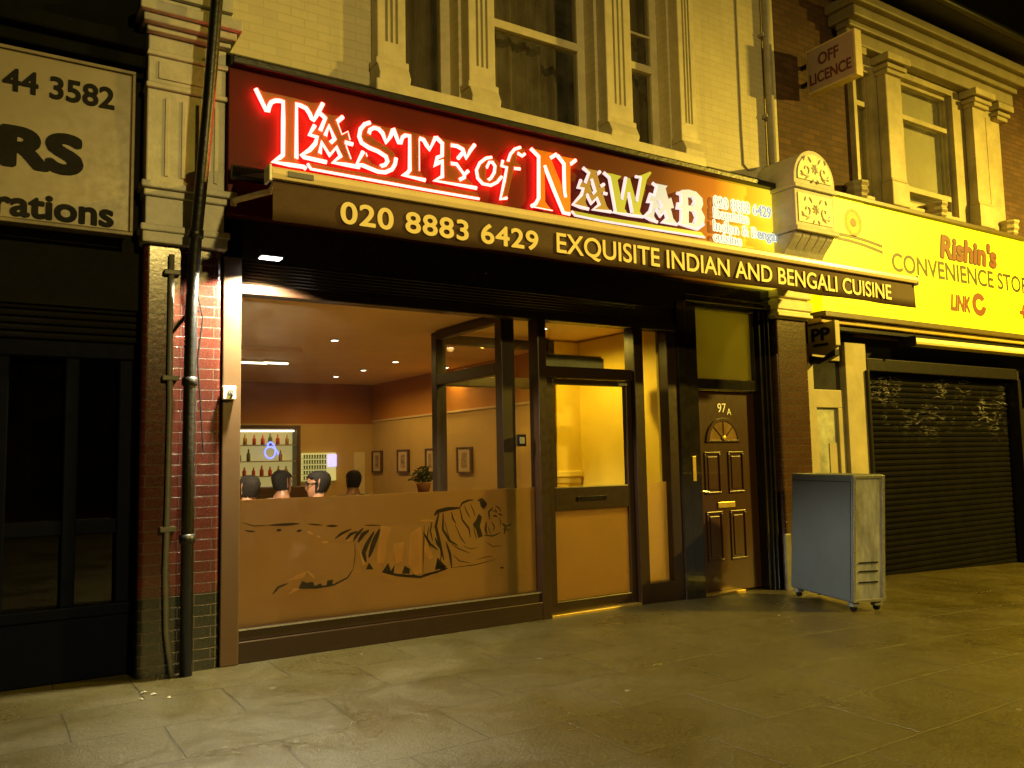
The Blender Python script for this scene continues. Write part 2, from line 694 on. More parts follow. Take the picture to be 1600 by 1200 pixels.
MT = dict(
    cream_brick=brick("cream_painted_brick", (0.66, 0.60, 0.42), (0.60, 0.545, 0.38), (0.55, 0.50, 0.35), ms=0.006, rough=0.6, bmp=0.22, dirt=0.22),
    brown_brick=brick("weathered_stock_brick", (0.115, 0.052, 0.020), (0.066, 0.028, 0.012), (0.045, 0.034, 0.024), rough=0.85, dirt=0.6),
    tile=brick("burgundy_glazed_brick", (0.058, 0.013, 0.009), (0.040, 0.009, 0.007), (0.055, 0.042, 0.034), bw=0.225, bh=0.0765, ms=0.004, rough=0.24, coat=0.6, low=(0.006, 0.009, 0.006), zlow=0.54, bmp=0.5, dirt=0.25),
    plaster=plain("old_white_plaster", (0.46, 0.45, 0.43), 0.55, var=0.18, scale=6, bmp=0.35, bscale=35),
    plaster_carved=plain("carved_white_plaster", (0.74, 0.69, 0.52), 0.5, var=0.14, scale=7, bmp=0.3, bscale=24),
    cream_paint=plain("cream_joinery_paint", (0.62, 0.56, 0.40), 0.42, var=0.15, scale=6, bmp=0.15, bscale=30),
    lilac_reveal=plain("grey_rendered_reveal", (0.36, 0.33, 0.30), 0.6, var=0.2, bmp=0.2),
    brown_alu=plain("brown_powder_coated_frame", (0.015, 0.0065, 0.003), 0.33, var=0.12, scale=3),
    post_alu=plain("bronze_frame_post", (0.060, 0.033, 0.015), 0.36, var=0.08, scale=3),
    black_gloss=plain("black_gloss_paint", (0.010, 0.008, 0.006), 0.16, var=0.4, scale=8, bmp=0.25, bscale=14, coat=0.5),
    black_steel=plain("dark_shutter_box_steel", (0.008, 0.007, 0.007), 0.30, var=0.25, scale=8),
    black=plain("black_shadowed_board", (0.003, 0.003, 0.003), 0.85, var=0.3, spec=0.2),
    lead=plain("black_lead_flashing", (0.005, 0.0045, 0.004), 0.4, var=0.4, scale=12, bmp=0.4, bscale=20),
    door_brown=plain("brown_varnished_door", (0.030, 0.0115, 0.0045), 0.34, var=0.15, spec=0.35, scale=4, stretch=(4, 4, 0.6), coat=0.25),
    brass=plain("worn_brass", (0.42, 0.30, 0.08), 0.42, 0.8, var=0.2, scale=30),
    steel=plain("brushed_steel", (0.5, 0.5, 0.48), 0.28, 0.9, var=0.15, scale=30),
    white_plastic=plain("white_plastic", (0.75, 0.72, 0.66), 0.35, var=0.08),
    pipe_black=plain("black_iron_pipe", (0.006, 0.006, 0.007), 0.38, var=0.4, scale=14, bmp=0.3, bscale=30),
    pipe_grey=plain("grey_plastic_conduit", (0.115, 0.112, 0.105), 0.5, var=0.25, scale=9),
    glass=clear_glass("window_glass", dirt=0.001),
    upper_glass=clear_glass("old_sash_glass", (0.85, 0.85, 0.82), 0.05),
    film=film("frosted_film", (0.60, 0.45, 0.22), 0.12),
    side_film=film("thin_frosted_film", (0.80, 0.62, 0.30), 0.55),
    fan_glass=film("obscured_fanlight_glass", (0.60, 0.56, 0.20), 0.04),
    maroon=sign_glow_panel(),
    awning=plain("brown_awning_canvas", (0.062, 0.029, 0.008), 0.75, var=0.12, scale=10, bmp=0.25, bscale=160),
    awning_bar=plain("cream_awning_rail", (0.82, 0.68, 0.40), 0.27, var=0.06, scale=5),
    gold_letter=plain("cream_vinyl_letters", (0.84, 0.70, 0.30), 0.5, var=0.06),
    letter_face=plain("copper_gold_letter_faces", (0.23, 0.085, 0.024), 0.4, 0.4, var=0.08, scale=6),
    face_orange=plain("orange_gold_letter_face", (0.72, 0.25, 0.03), 0.38, 0.4, var=0.06),
    face_gold=emit("lit_gold_letter_face", (0.62, 0.36, 0.05), 0.25, (0.25, 0.14, 0.03)),
    face_lime=emit("lit_lime_letter_face", (0.60, 0.66, 0.04), 0.42, (0.2, 0.2, 0.03)),
    face_silver=emit("lit_silver_letter_face", (0.78, 0.84, 0.78), 0.55, (0.10, 0.10, 0.10)),
    dark_tile=brick("dark_glazed_brick", (0.050, 0.022, 0.012), (0.038, 0.016, 0.010), (0.05, 0.04, 0.03), bw=0.225, bh=0.0765, ms=0.004, rough=0.26, coat=0.6, bmp=0.5, dirt=0.25),
    neon=emit("red_neon_edge", (1.0, 0.040, 0.032), 30.0, (0.8, 0.3, 0.3)),
    neon_pale=emit("pale_pink_edge", (1.0, 0.70, 0.66), 1.15, (0.12, 0.10, 0.10)),
    door_cream=plain("dark_cream_paint", (0.26, 0.225, 0.14), 0.5, var=0.2, scale=3),  # darker cream for the side door and the bay cornice
    bay_paint=plain("sooty_bay_paint", (0.40, 0.345, 0.20), 0.5, var=0.3, scale=2.5, bmp=0.2, bscale=30),
    flute_shade=plain("shaded_flute", (0.17, 0.15, 0.09), 0.7, var=0.2),  # shade of the grooves put into the strip colour
    halo=emit("white_halo_panel", (1.0, 0.98, 0.72), 1.25, (0.1, 0.1, 0.08)),
    halo_line=plain("grey_green_outline", (0.045, 0.07, 0.055), 0.5),
    halo_face=emit("lit_white_letters", (0.9, 0.98, 0.9), 0.8, (0.1, 0.1, 0.1)),
    sign_cream=plain("faded_cream_sign_board", (0.19, 0.155, 0.09), 0.42, var=0.14, scale=2.5),
    ink=plain("black_sign_letters", (0.006, 0.0055, 0.005), 0.6, spec=0.12),
    navy=plain("navy_blue_gloss_paint", (0.0008, 0.0018, 0.009), 0.6, var=0.2, scale=3, spec=0.05),
    dark_render=plain("sooty_dark_render", (0.005, 0.0055, 0.0045), 0.9, spec=0.1, var=0.35, scale=3, bmp=0.3),
    yellow_sign=emit("lit_yellow_sign_face", (1.0, 0.86, 0.003), 1.08, (0.75, 0.58, 0.01)),
    sign_trim=plain("olive_sign_trim", (0.09, 0.065, 0.012), 0.4),
    red_print=plain("red_print", (0.15, 0.026, 0.005), 0.5, var=0.05),
    olive_print=plain("olive_grey_print", (0.035, 0.031, 0.006), 0.5, var=0.05),
    orange_print=plain("orange_print", (0.72, 0.25, 0.01), 0.5, var=0.05),
    faint_print=plain("faint_ochre_print", (0.62, 0.42, 0.01), 0.5, var=0.05),
    off_face=plain("mauve_sign_face", (0.36, 0.27, 0.25), 0.45, var=0.08),
    off_text=plain("dark_red_sign_letters", (0.10, 0.02, 0.03), 0.5),
    shutter=shutter_mat(),
    strip=plain("pale_yellow_awning_roll", (0.80, 0.68, 0.30), 0.5, var=0.06),
    cab_side=plain("blue_grey_sheet_steel", (0.074, 0.090, 0.115), 0.5, 0.1, var=0.10, scale=2.5, bmp=0.12, bscale=5),
    cab_front=plain("streaked_galvanised_steel", (0.20, 0.21, 0.23), 0.42, 0.3, var=0.5, scale=5, stretch=(2.5, 2.5, 0.7)),
    rubber=plain("black_rubber", (0.006, 0.006, 0.006), 0.8, spec=0.08),
    slate=plain("dark_slates", (0.018, 0.017, 0.016), 0.65, var=0.4, scale=9, bmp=0.5, bscale=12),
    curtain=plain("drab_curtain", (0.24, 0.19, 0.11), 0.9, var=0.25, scale=4, stretch=(5, 5, 0.4)),
    net=plain("pale_net_curtain", (0.74, 0.72, 0.58), 0.9, var=0.08, scale=2),
    room_dark=plain("unlit_room", (0.02, 0.018, 0.014), 0.9),
    side_wall=two_tone("ochre_and_orange_side_wall", (0.52, 0.37, 0.14), (0.46, 0.20, 0.03), 2.15),
    back_wall=two_tone("tan_and_rust_back_wall", (0.50, 0.35, 0.13), (0.38, 0.14, 0.02), 2.10),
    lobby_wall=plain("yellow_lobby_wall", (0.72, 0.54, 0.07), 0.6, var=0.05),
    ceiling=plain("warm_ceiling", (0.74, 0.52, 0.22), 0.7, var=0.08, scale=1.2),
    floor=plain("tan_tiled_floor", (0.24, 0.15, 0.07), 0.35, var=0.3, stretch=(1, 6, 1)),
    wood=plain("dark_wood", (0.07, 0.032, 0.014), 0.4, var=0.3, stretch=(1, 1, 8)),
    white_door=plain("pale_painted_door", (0.62, 0.55, 0.36), 0.5, var=0.06),
    print_art=plain("faded_print", (0.30, 0.22, 0.13), 0.6, var=0.7, scale=14),
    paper=plain("cream_mount", (0.58, 0.46, 0.28), 0.6, var=0.06),
    cloth=plain("white_tablecloth", (0.62, 0.58, 0.50), 0.8, var=0.06),
    leaf=plain("dark_leaves", (0.030, 0.040, 0.012), 0.6, var=0.4, scale=20),
    clay=plain("terracotta_pot", (0.25, 0.10, 0.05), 0.7),
    bulb=emit("warm_lamp_lens", (1.0, 0.86, 0.60), 14.0),
    tube=emit("white_light_tube", (1.0, 0.88, 0.62), 3.2),
    blue_glow=emit("blue_neon", (0.10, 0.16, 1.0), 3.0),
    screen=emit("blue_white_screen", (0.45, 0.42, 1.0), 1.6),
    bar_back=emit("backlit_bar_shelf", (0.85, 0.70, 0.22), 0.42, (0.4, 0.3, 0.12)),
    bottle_red=plain("red_can", (0.55, 0.05, 0.02), 0.3),
    bottle_green=plain("green_glass", (0.16, 0.20, 0.04), 0.15),
    bottle_amber=plain("amber_glass", (0.42, 0.22, 0.04), 0.15),
    flood_lens=emit("floodlight_lens", (1.0, 0.94, 0.82), 16.0),
    stripe_dark=plain("bare_dark_stripe", (0.008, 0.005, 0.003), 0.5, var=0.2, spec=0.1),
    stripe_amber=film("bare_amber_stripe", (0.98, 0.78, 0.40), 0.15),
    litter=plain("crumpled_paper", (0.2, 0.18, 0.13), 0.7),
    hair=plain("black_hair", (0.008, 0.006, 0.005), 0.8, var=0.4, scale=40, spec=0.15),
    hair_grey=plain("brown_hair", (0.012, 0.008, 0.006), 0.85, var=0.4, scale=40, spec=0.15),
    skin=plain("warm_skin", (0.20, 0.09, 0.05), 0.5, var=0.08),
    skin_pale=plain("pale_skin", (0.30, 0.15, 0.09), 0.5, var=0.08),
    shirt_dark=plain("dark_jumper", (0.035, 0.026, 0.022), 0.85, bmp=0.3),
    shirt_grey=plain("grey_jumper", (0.22, 0.17, 0.14), 0.85, bmp=0.3),
    shirt_brown=plain("brown_jacket", (0.10, 0.055, 0.03), 0.8, bmp=0.3),
    trousers=plain("dark_trousers", (0.02, 0.02, 0.025), 0.85),
)

nt_ = MT['yellow_sign'].node_tree
L(nt_, rng(nt_, noise(nt_, objco(nt_), 0.9, 3, 0.5), 0.3, 0.7, 0.8, 1.35), nt_.nodes["Principled BSDF"].inputs["Emission Strength"])

# ------------------------------------------------------------------ ground
mb = MB()
xs = [-40, -12, -6, -2, 0, 1.45, 3, 5.6] + [5.6 + 1.2 * i for i in range(1, 12)] + [26, 60]
ys = [-40, -14, -9, -6, -4, -3, -2, -1, 0.0, 0.26]
vv = [[mb.bm.verts.new((x, y, gz(min(x, 16)))) for y in ys] for x in xs]
for i in range(len(xs) - 1):
    for j in range(len(ys) - 1):
        mb.bm.faces.new((vv[i][j], vv[i + 1][j], vv[i + 1][j + 1], vv[i][j + 1]))
structure(mb.build("pavement", pavement_mat()))

# ------------------------------------------------------------------ the restaurant building
T = thing("restaurant_building", "cream painted brick building with a glazed brown restaurant front and lit dining room", "building", (4.7, 0.1, 0))
WY = 0.10


def wall_with_holes(name, mt, parent, x0, x1, z0, z1, holes, y0, y1):
    b = MB()
    b.plate([(x0, z0), (x1, z0), (x1, z1), (x0, z1)], y0, y1, [[(a, c), (a, d), (bb, d), (bb, c)] for a, bb, c, d in holes])
    return b.build(name, mt, parent)


WINS = [(3.02, 3.60, 4.66, 7.3), (3.93, 5.20, 4.66, 7.3), (5.60, 6.22, 4.66, 7.3)]
wall_with_holes("upper_wall", MT['cream_brick'], T, 1.25, 7.985, 3.9, 8.6, WINS, WY, 0.42)
# rooms behind the upper windows
MB().box(1.3, 7.9, 1.9, 1.95, 4.0, 8.5).box(1.3, 7.9, 0.45, 1.9, 4.0, 4.05).build("upper_room", MT['room_dark'], T)
MB().box(2.70, 6.55, -0.10, 0.12, 4.52, 4.655).build("window_sill", MT['cream_paint'], T, 0.012)


def pilaster(x0, x1):
    b = MB()
    y = -0.04
    b.box(x0, x1, y, WY - 0.002, 4.86, 8.2)
    b.box(x0 - 0.02, x1 + 0.02, y - 0.02, WY - 0.002, 4.80, 4.86)
    b.xprism([(WY - 0.002, 4.50), (-0.09, 4.60), (-0.115, 4.70), (y - 0.03, 4.80), (WY - 0.002, 4.80)], x0 - 0.012, x1 + 0.012)
    o = b.build("pilaster", MT['cream_paint'], T, 0.008)
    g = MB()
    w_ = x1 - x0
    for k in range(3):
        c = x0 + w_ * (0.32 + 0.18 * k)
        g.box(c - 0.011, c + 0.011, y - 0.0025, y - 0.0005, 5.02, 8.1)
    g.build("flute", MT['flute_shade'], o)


for a, b_ in ((2.735, 3.0), (3.63, 3.91), (5.235, 5.575), (6.25, 6.49)):
    pilaster(a, b_)

for i, (x0, x1, z0, z1) in enumerate(WINS):
    fr = MB()
    y0, y1 = 0.26, 0.34
    fr.box(x0, x0 + 0.055, y0, y1, z0, z1).box(x1 - 0.10, x1, y0, y1, z0, z1).box(x0 + 0.055, x1 - 0.10, y0, y1, z0, z0 + 0.06)
    zr = 5.63 if i else 5.9
    if i:
        fr.box(x0 + 0.055, x1 - 0.10, y0 - 0.02, y1, zr, zr + 0.085)
    f = fr.build("window", MT['cream_paint'], T, 0.006)
    MB().box(x0 + 0.05, x1 - 0.09, 0.29, 0.296, z0 + 0.05, z1).build("pane", MT['upper_glass'], f)
    if i == 2:
        MB().box(x0 + 0.22, x0 + 0.245, 0.275, 0.31, zr + 0.085, z1).box(x0 + 0.055, x1 - 0.1, 0.272, 0.312, zr + 0.42, zr + 0.445).build("glazing_bar", MT['cream_paint'], f)
    # curtains: hanging folds
    cu = MB()
    n = 70
    pts = []
    for k in range(n + 1):
        u = k / n
        x = x0 + (x1 - x0) * u
        gap = 0.0
        y = 0.52 + 0.035 * math.sin(u * (x1 - x0) * 34 + i) + 0.02 * math.sin(u * (x1 - x0) * 71 + 2 * i)
        if i == 1 and u > 0.68:
            y += 0.25
        pts.append((x, y))
    rows = [[cu.bm.verts.new((x, y, z)) for x, y in pts] for z in (4.5, 5.8, 7.4)]
    for a, b_ in zip(rows, rows[1:]):
        for k in range(n):
            cu.bm.faces.new((a[k], a[k + 1], b_[k + 1], b_[k]))
    cu.build("curtain", MT['curtain'], T, smooth=True)

# flashing above the fascia, shutter box and black fascia behind the awning
MB().xprism([(0.098, 4.66), (0.098, 4.44), (-0.20, 4.44), (-0.20, 4.50), (0.04, 4.62)], 1.50, 7.90).build("lead_flashing", MT['lead'], T, 0.01)
fb = MB()
z = 2.985
prof = [(0.06, 2.80), (-0.02, 2.80)]
fb.box(1.62, 6.2, -0.03, 0.06, 2.985, 4.44)
fb.build("shop_fascia", MT['black_steel'], T)
rb = MB()
for k in range(7):
    z0 = 2.80 + 0.0265 * k * 1.0
    rb.lathe((1.622, -0.005, z0 + 0.013), [(0.0135, 0), (0.0135, 4.57)], 10, 'X')
rb.build("shutter_slats", plain('bronzed_shutter_slats', (0.045, 0.028, 0.016), 0.24, 0.3, var=0.1), T, smooth=True)
# black housing over the flat door
MB().box(6.2, 7.56, -0.045, 0.2, 3.06, 3.13).box(6.2, 7.56, -0.02, 0.2, 3.13, 3.30).box(6.2, 7.56, -0.06, 0.2, 3.30, 3.36).box(6.2, 7.56, -0.03, 0.2, 3.36, 4.44).build("door_hood", MT['black_gloss'], T, 0.012)

# shopfront frame
sf = MB()
sf.box(1.615, 6.2, -0.035, 0.10, 2.725, 2.80)         # head
sf.box(1.615, 4.30, -0.055, 0.10, 0.0, 0.155).box(1.615, 4.30, -0.035, 0.10, 0.155, 0.24)
sf.box(4.30, 4.392, -0.06, 0.10, 0.0, 2.725)
sf.box(5.465, 5.585, -0.05, 0.10, -0.02, 2.725)
sf.box(5.585, 5.925, -0.045, 0.10, -0.03, 0.19)
sf.box(5.925, 6.06, -0.03, 0.10, -0.03, 2.725)
sf.box(4.392, 5.465, -0.02, 0.10, 2.19, 2.30)          # door transom
SF = sf.build("shopfront_frame", MT['brown_alu'], T, 0.006)
MB().box(1.48, 1.614, -0.075, 0.10, 0.0, 2.99).build("frame_post", MT['post_alu'], T, 0.008)
MB().box(1.615, 4.30, -0.04, -0.036, 0.232, 0.243).build("sill_bead", MT['steel'], SF)
# panes
MB().box(1.62, 4.30, 0.030, 0.038, 0.235, 2.73).build("shop_window_pane", MT['glass'], T)
MB().box(4.392, 5.465, 0.030, 0.038, 2.30, 2.725).build("transom_pane", MT['glass'], T)
MB().box(5.585, 5.925, 0.030, 0.038, 0.19, 2.725).build("side_pane", MT['glass'], T)
FILMZ = 1.176
FILM = MB().box(1.62, 4.30, 0.046, 0.048, 0.24, FILMZ).build("frosted_film", MT['film'], T)
MB().box(5.585, 5.925, 0.046, 0.048, 0.19, FILMZ).build("frosted_film", MT['side_film'], T)

# glass door
D = MB()
D.box(4.400, 4.50, 0.0, 0.06, 0.03, 2.185).box(5.385, 5.457, 0.0, 0.06, 0.03, 2.185)
D.box(4.50, 5.385, 0.0, 0.06, 2.13, 2.185).box(4.50, 5.385, 0.0, 0.06, 0.95, 1.165).box(4.50, 5.385, 0.0, 0.06, 0.03, 0.125)
door = D.build("glass_door", MT['brown_alu'], T, 0.006)
MB().box(4.50, 5.385, 0.026, 0.034, 1.16, 2.135).build("door_pane", MT['glass'], door)
MB().box(4.50, 5.385, 0.026, 0.034, 0.12, 0.955).build("frosted_door_pane", MT['film'], door)
MB().box(4.75, 5.10, -0.014, 0.0, 1.035, 1.075).build("letter_slot", MT['black_gloss'], door, 0.004)
MB().box(5.28, 5.39, -0.02, -0.001, 2.14, 2.165).build("closer_badge", MT['steel'], door)
MB().box(4.395, 5.46, -0.06, 0.09, -0.01, 0.022).build("door_threshold", MT['brass'], T, 0.004)

# flat door 97A
MB().box(6.06, 6.19, -0.05, 0.2, -0.04, 3.06).box(6.19, 6.36, -0.03, 0.16, -0.04, 3.06).build("door_jamb", MT['black_gloss'], T, 0.012)
jr = MB()
jr.box(7.385, 7.44, 0.02, 0.2, -0.06, 3.06).box(7.44, 7.475, -0.01, 0.2, -0.06, 3.06).box(7.475, 7.50, -0.035, 0.2, -0.06, 3.06).box(7.50, 7.555, -0.005, 0.2, -0.06, 3.06)
jr.build("door_jamb", MT['black_gloss'], T, 0.008)
fl = MB().box(6.36, 6.43, 0.06, 0.16, 2.14, 3.06).box(7.33, 7.385, 0.06, 0.16, 2.14, 3.06).box(6.43, 7.33, 0.06, 0.16, 2.14, 2.26).box(6.43, 7.33, 0.06, 0.16, 3.02, 3.06).build("fanlight_frame", MT['black_gloss'], T, 0.008)
MB().box(6.43, 7.33, 0.105, 0.112, 2.26, 3.02).build("fanlight_pane", MT['fan_glass'], fl)
lf = MB()
lf.box(6.365, 7.38, 0.13, 0.175, -0.03, 2.135)
fd = lf.build("flat_door", MT['door_brown'], T, 0.004)


def raised(name, x0, x1, z0, z1, parent, y=0.13):
    b = MB()
    b.box(x0, x1, y - 0.014, y - 0.0005, z0, z0 + 0.022).box(x0, x1, y - 0.014, y - 0.0005, z1 - 0.022, z1)
    b.box(x0, x0 + 0.022, y - 0.014, y - 0.0005, z0 + 0.022, z1 - 0.022).box(x1 - 0.022, x1, y - 0.014, y - 0.0005, z0 + 0.022, z1 - 0.022)
    b.box(x0 + 0.05, x1 - 0.05, y - 0.010, y - 0.0005, z0 + 0.05, z1 - 0.05)
    return b.build(name, MT['door_brown'], parent, 0.005)


for (a, b_, c, d) in ((6.56, 6.80, 1.02, 1.47), (6.92, 7.16, 1.02, 1.47), (6.56, 6.80, 0.30, 0.83), (6.92, 7.16, 0.30, 0.83)):
    raised("door_panel", a, b_, c, d, fd)
arc = [(6.86 + 0.265 * math.cos(PI * k / 24), 1.575 + 0.265 * math.sin(PI * k / 24)) for k in range(25)]
arc_in = [(6.86 + 0.215 * math.cos(PI * k / 24), 1.597 + 0.205 * math.sin(PI * k / 24)) for k in range(25)]
MB().plate(arc, 0.112, 0.1295, [list(reversed(arc_in))]).build("fan_moulding", MT['door_brown'], fd, 0.003)
MB().plate(arc_in, 0.120, 0.1285).build("fan_pane", plain("brown_fan_glass", (0.16, 0.10, 0.035), 0.15, var=0.3), fd)
fan = MB()
for k in range(1, 4):
    a = PI * k / 4
    fan.tube([(6.86 + 0.05 * math.cos(a), 0.116, 1.60 + 0.05 * math.sin(a)), (6.86 + 0.21 * math.cos(a), 0.116, 1.60 + 0.2 * math.sin(a))], 0.005, 6)
fan.build("fan_bar", MT['door_brown'], fd)
MB().lathe((6.86, 0.10, 1.62), [(0.010, 0.0), (0.032, 0.004), (0.034, 0.014), (0.02, 0.026)], 16, 'Y').build("door_knocker", MT['brass'], fd, smooth=True)
MB().box(6.735, 7.0, 0.116, 0.1295, 0.862, 0.928).build("letterplate", MT['brass'], fd, 0.006)
hb = MB().box(6.415, 6.455, 0.118, 0.1295, 0.92, 1.14)
hb.tube([(6.435, 0.118, 1.055), (6.435, 0.075, 1.055), (6.47, 0.07, 1.055), (6.56, 0.072, 1.045)], 0.009, 8)
hb.build("lever_handle", MT['steel'], fd, 0.002)
lettering("door_number", "97", 6.79, 6.92, 1.90, 2.0, 0.128, MT['white_plastic'], fd, bold=-0.004, depth=0.004)
lettering("door_number", "A", 6.935, 7.0, 1.875, 1.945, 0.128, MT['white_plastic'], fd, bold=-0.004, depth=0.004)
MB().box(6.36, 7.0, 0.02, 0.12, -0.06, -0.012).build("threshold_strip", MT['brass'], T, 0.004)
MB().box(6.225, 6.275, -0.040, -0.0305, 1.17, 1.43).build("bell_plate", MT['brass'], T, 0.004)

MB().box(6.05, 7.55, 1.6, 1.65, -0.05, 3.3).box(6.05, 7.55, 0.24, 1.65, 3.25, 3.3).box(7.5, 7.55, 0.24, 1.6, -0.05, 3.25).box(6.05, 7.55, 0.24, 1.65, -0.09, -0.05).build("hallway", MT['lobby_wall'], T)
HL = thing("hall_lamp", "globe lamp hanging in the stair hall behind the fanlight of the brown door", "lamp", (6.95, 0.9, 3.05))
MB().lathe((6.95, 0.9, 2.93), [(0.02, -0.08), (0.06, -0.06), (0.08, 0.0), (0.06, 0.06), (0.02, 0.08)], 16).build("lamp_globe", emit("hall_globe", (1.0, 0.86, 0.12), 22.0), HL, smooth=True)
MB().tube([(6.95, 0.9, 3.01), (6.95, 0.9, 3.249)], 0.008, 6).build("lamp_cord", MT['ink'], HL)
# dining room and lobby
RX0, RX1, RY0, RY1, RZ = 1.30, 5.93, 0.16, 7.62, 2.80
MB().box(RX1, RX1 + 0.1, 0.105, RY1, -0.02, RZ).build("side_wall", MT['side_wall'], T)
MB().box(RX0 - 0.1, RX0, 0.105, RY1, 0, RZ).build("party_wall", MT['side_wall'], T)
MB().box(RX0 - 0.1, RX1 + 0.1, RY1, RY1 + 0.1, 0, RZ).build("back_wall", MT['back_wall'], T)
MB().box(RX0 - 0.1, RX1 + 0.1, 0.105, RY1 + 0.1, RZ, RZ + 0.12).build("ceiling", MT['ceiling'], T)
MB().box(RX0, RX1, 0.105, RY1, -0.02, 0.012).build("floor", MT['floor'], T)
MB().box(5.905, 5.929, 0.11, RY1, 2.135, 2.165).build("picture_rail", MT['paper'], T, 0.004)
MB().box(5.90, 5.929, 0.106, 1.43, 0.02, 2.78).box(5.50, 5.90, 1.43, 1.52, 0.02, 2.78).build("lobby_wall", MT['lobby_wall'], T)
MB().box(5.50, 5.86, 1.36, 1.43, 1.22, 1.29).box(5.52, 5.86, 1.39, 1.43, 1.15, 1.22).build("lobby_ledge", MT['lobby_wall'], T, 0.01)
lb = MB()
lb.box(3.985, 4.125, 0.07, 0.19, 0.012, 2.78)
lb.box(3.985, 4.10, 1.36, 1.48, 0.012, 2.78).box(5.41, 5.50, 1.36, 1.48, 0.012, 2.78)
lb.box(3.985, 4.08, 0.19, 1.36, 2.22, 2.33).box(3.985, 4.08, 0.19, 1.36, 2.70, 2.79)
lb.box(4.10, 5.41, 1.37, 1.47, 2.22, 2.33).box(4.10, 5.41, 1.37, 1.47, 2.66, 2.76)
lb.build("lobby_screen_frame", plain('dark_lobby_frame', (0.018, 0.010, 0.005), 0.4, var=0.15), T, 0.006)
MB().box(4.02, 4.028, 0.19, 1.36, 0.1, 2.7).box(4.10, 5.41, 1.41, 1.418, 0.1, 2.68).build("lobby_screen_pane", MT['glass'], T)
MB().box(5.55, 5.76, RY1 - 0.04, RY1 - 0.001, 0.012, 1.60).build("inner_door", MT['white_door'], T, 0.006)
MB().box(1.9, 3.2, 3.3, 3.34, 2.74, 2.795).build("ceiling_beam", MT['ceiling'], T)

ac = thing("air_curtain", "grey green air heater bar mounted above the inside of the glass door", "heater", (4.95, 0.42, 2.28))
MB().box(4.62, 5.42, 0.36, 0.52, 2.33, 2.46).build("heater_case", plain("grey_green_enamel", (0.25, 0.26, 0.15), 0.4), ac, 0.02)
MB().box(4.66, 5.38, 0.362, 0.40, 2.461, 2.472).build("heater_grille", MT['steel'], ac)
# ------------------------------------------------------------------ ceiling lights in the dining room
WARM = (1.0, 0.60, 0.13)


def downlight(x, y, label, power, r=0.05, zc=RZ, col=WARM):
    t = thing("ceiling_light", label, "ceiling light", (x, y, zc), "recessed ceiling lights")
    MB().lathe((x, y, zc - 0.012), [(r * 0.8, 0.011), (r * 1.35, 0.011), (r * 1.35, 0.006), (r, 0.0), (r * 0.8, 0.004)], 18).build("trim_ring", MT['steel'], t, smooth=True)
    MB().lathe((x, y, zc - 0.009), [(r * 0.78, 0.0), (r * 0.78, 0.008)], 16).build("lamp_lens", MT['bulb'], t)
    if power:
        lamp("lamp_light", 'SPOT', (x, y, zc - 0.02), power * 0.9, col, None, target=(x, y, 0), spot_size=math.radians(168), spot_blend=0.5, shadow_soft_size=r * 0.8)


dl = [((523, 531), "ceiling light alone nearest the window, largest of those over the tables", 48),
      ((568, 578), "middle one of three small ceiling lights deep in the room, over the seated diners", 48),
      ((618, 565), "small ceiling light in front of the pictures on the side wall", 40),
      ((525, 588), "smallest ceiling light at the far end near the bar", 52),
      ((720, 531), "bright ceiling light seen through the lobby's upper glazing", 46),
      ((702, 574), "tiny ceiling light low behind the left lobby post", 40)]
for p, lab, pw in dl:
    x, y = onz(p[0], p[1], RZ)
    x = min(x, 5.75)
    downlight(x, y, lab, pw)
downlight(4.95, 0.78, "ceiling light inside the entrance lobby over the door", 170, 0.05, col=(1.0, 0.70, 0.08))
for k, (x, y) in enumerate((onz(388, 562, RZ), onz(431, 563, RZ))):  # added glowing strips standing in for tubes reflected in the window
    t = thing("reflection_strip", ("bright strip standing in for a reflection close to the bronze window post", "shorter bright strip standing in for a reflection right of the first one")[k], "bright strip", (x, y, RZ), "bright strips standing in for reflections")
    d = (0.26, 0.17)[k]
    MB().box(x - d, x + d, y - 0.05, y + 0.05, RZ - 0.03, RZ - 0.002).build("strip_backing", MT['white_plastic'], t, 0.005)
    MB().box(x - d * 0.96, x + d * 0.96, y - 0.035, y + 0.035, RZ - 0.05, RZ - 0.031).build("strip_glow", MT['tube'], t, 0.008)

# ------------------------------------------------------------------ pictures, bar, tables, diners
for k, (px0, px1, lab) in enumerate(((715, 739, "framed print nearest the lobby post, largest of the row on the side wall"),
                                     (666, 681, "framed print half hidden by the inner lobby post"),
                                     (622, 640, "framed print second from the far end of the side wall"),
                                     (583, 598, "framed print at the far end of the side wall, next to the back corner"))):
    def on_wall(px, py):
        d = ray(px, py)
        t = (5.92 - CAM.x) / d.x
        return CAM.y + d.y * t, CAM.z + d.z * t
    ya, za = on_wall(px0, 676)
    yb, zb = on_wall(px1, 724)
    y0, y1 = min(ya, yb), max(ya, yb)
    ht = (1.24, 1.62)
    t = thing("framed_print", lab, "picture", (5.92, (y0 + y1) / 2, 1.24), "framed prints on the side wall")
    b = MB()
    b.box(5.885, 5.928, y0, y1, ht[0], ht[0] + 0.025).box(5.885, 5.928, y0, y1, ht[1] - 0.025, ht[1])
    b.box(5.885, 5.928, y0, y0 + 0.045, ht[0] + 0.025, ht[1] - 0.025).box(5.885, 5.928, y1 - 0.045, y1, ht[0] + 0.025, ht[1] - 0.025)
    b.build("picture_frame", MT['wood'], t, 0.004)
    MB().box(5.900, 5.926, y0 + 0.046, y1 - 0.046, ht[0] + 0.026, ht[1] - 0.026).build("mount", MT['paper'], t)
    MB().box(5.896, 5.8995, y0 + (y1 - y0) * 0.32, y1 - (y1 - y0) * 0.32, ht[0] + 0.08, ht[1] - 0.08).build("print", MT['print_art'], t)

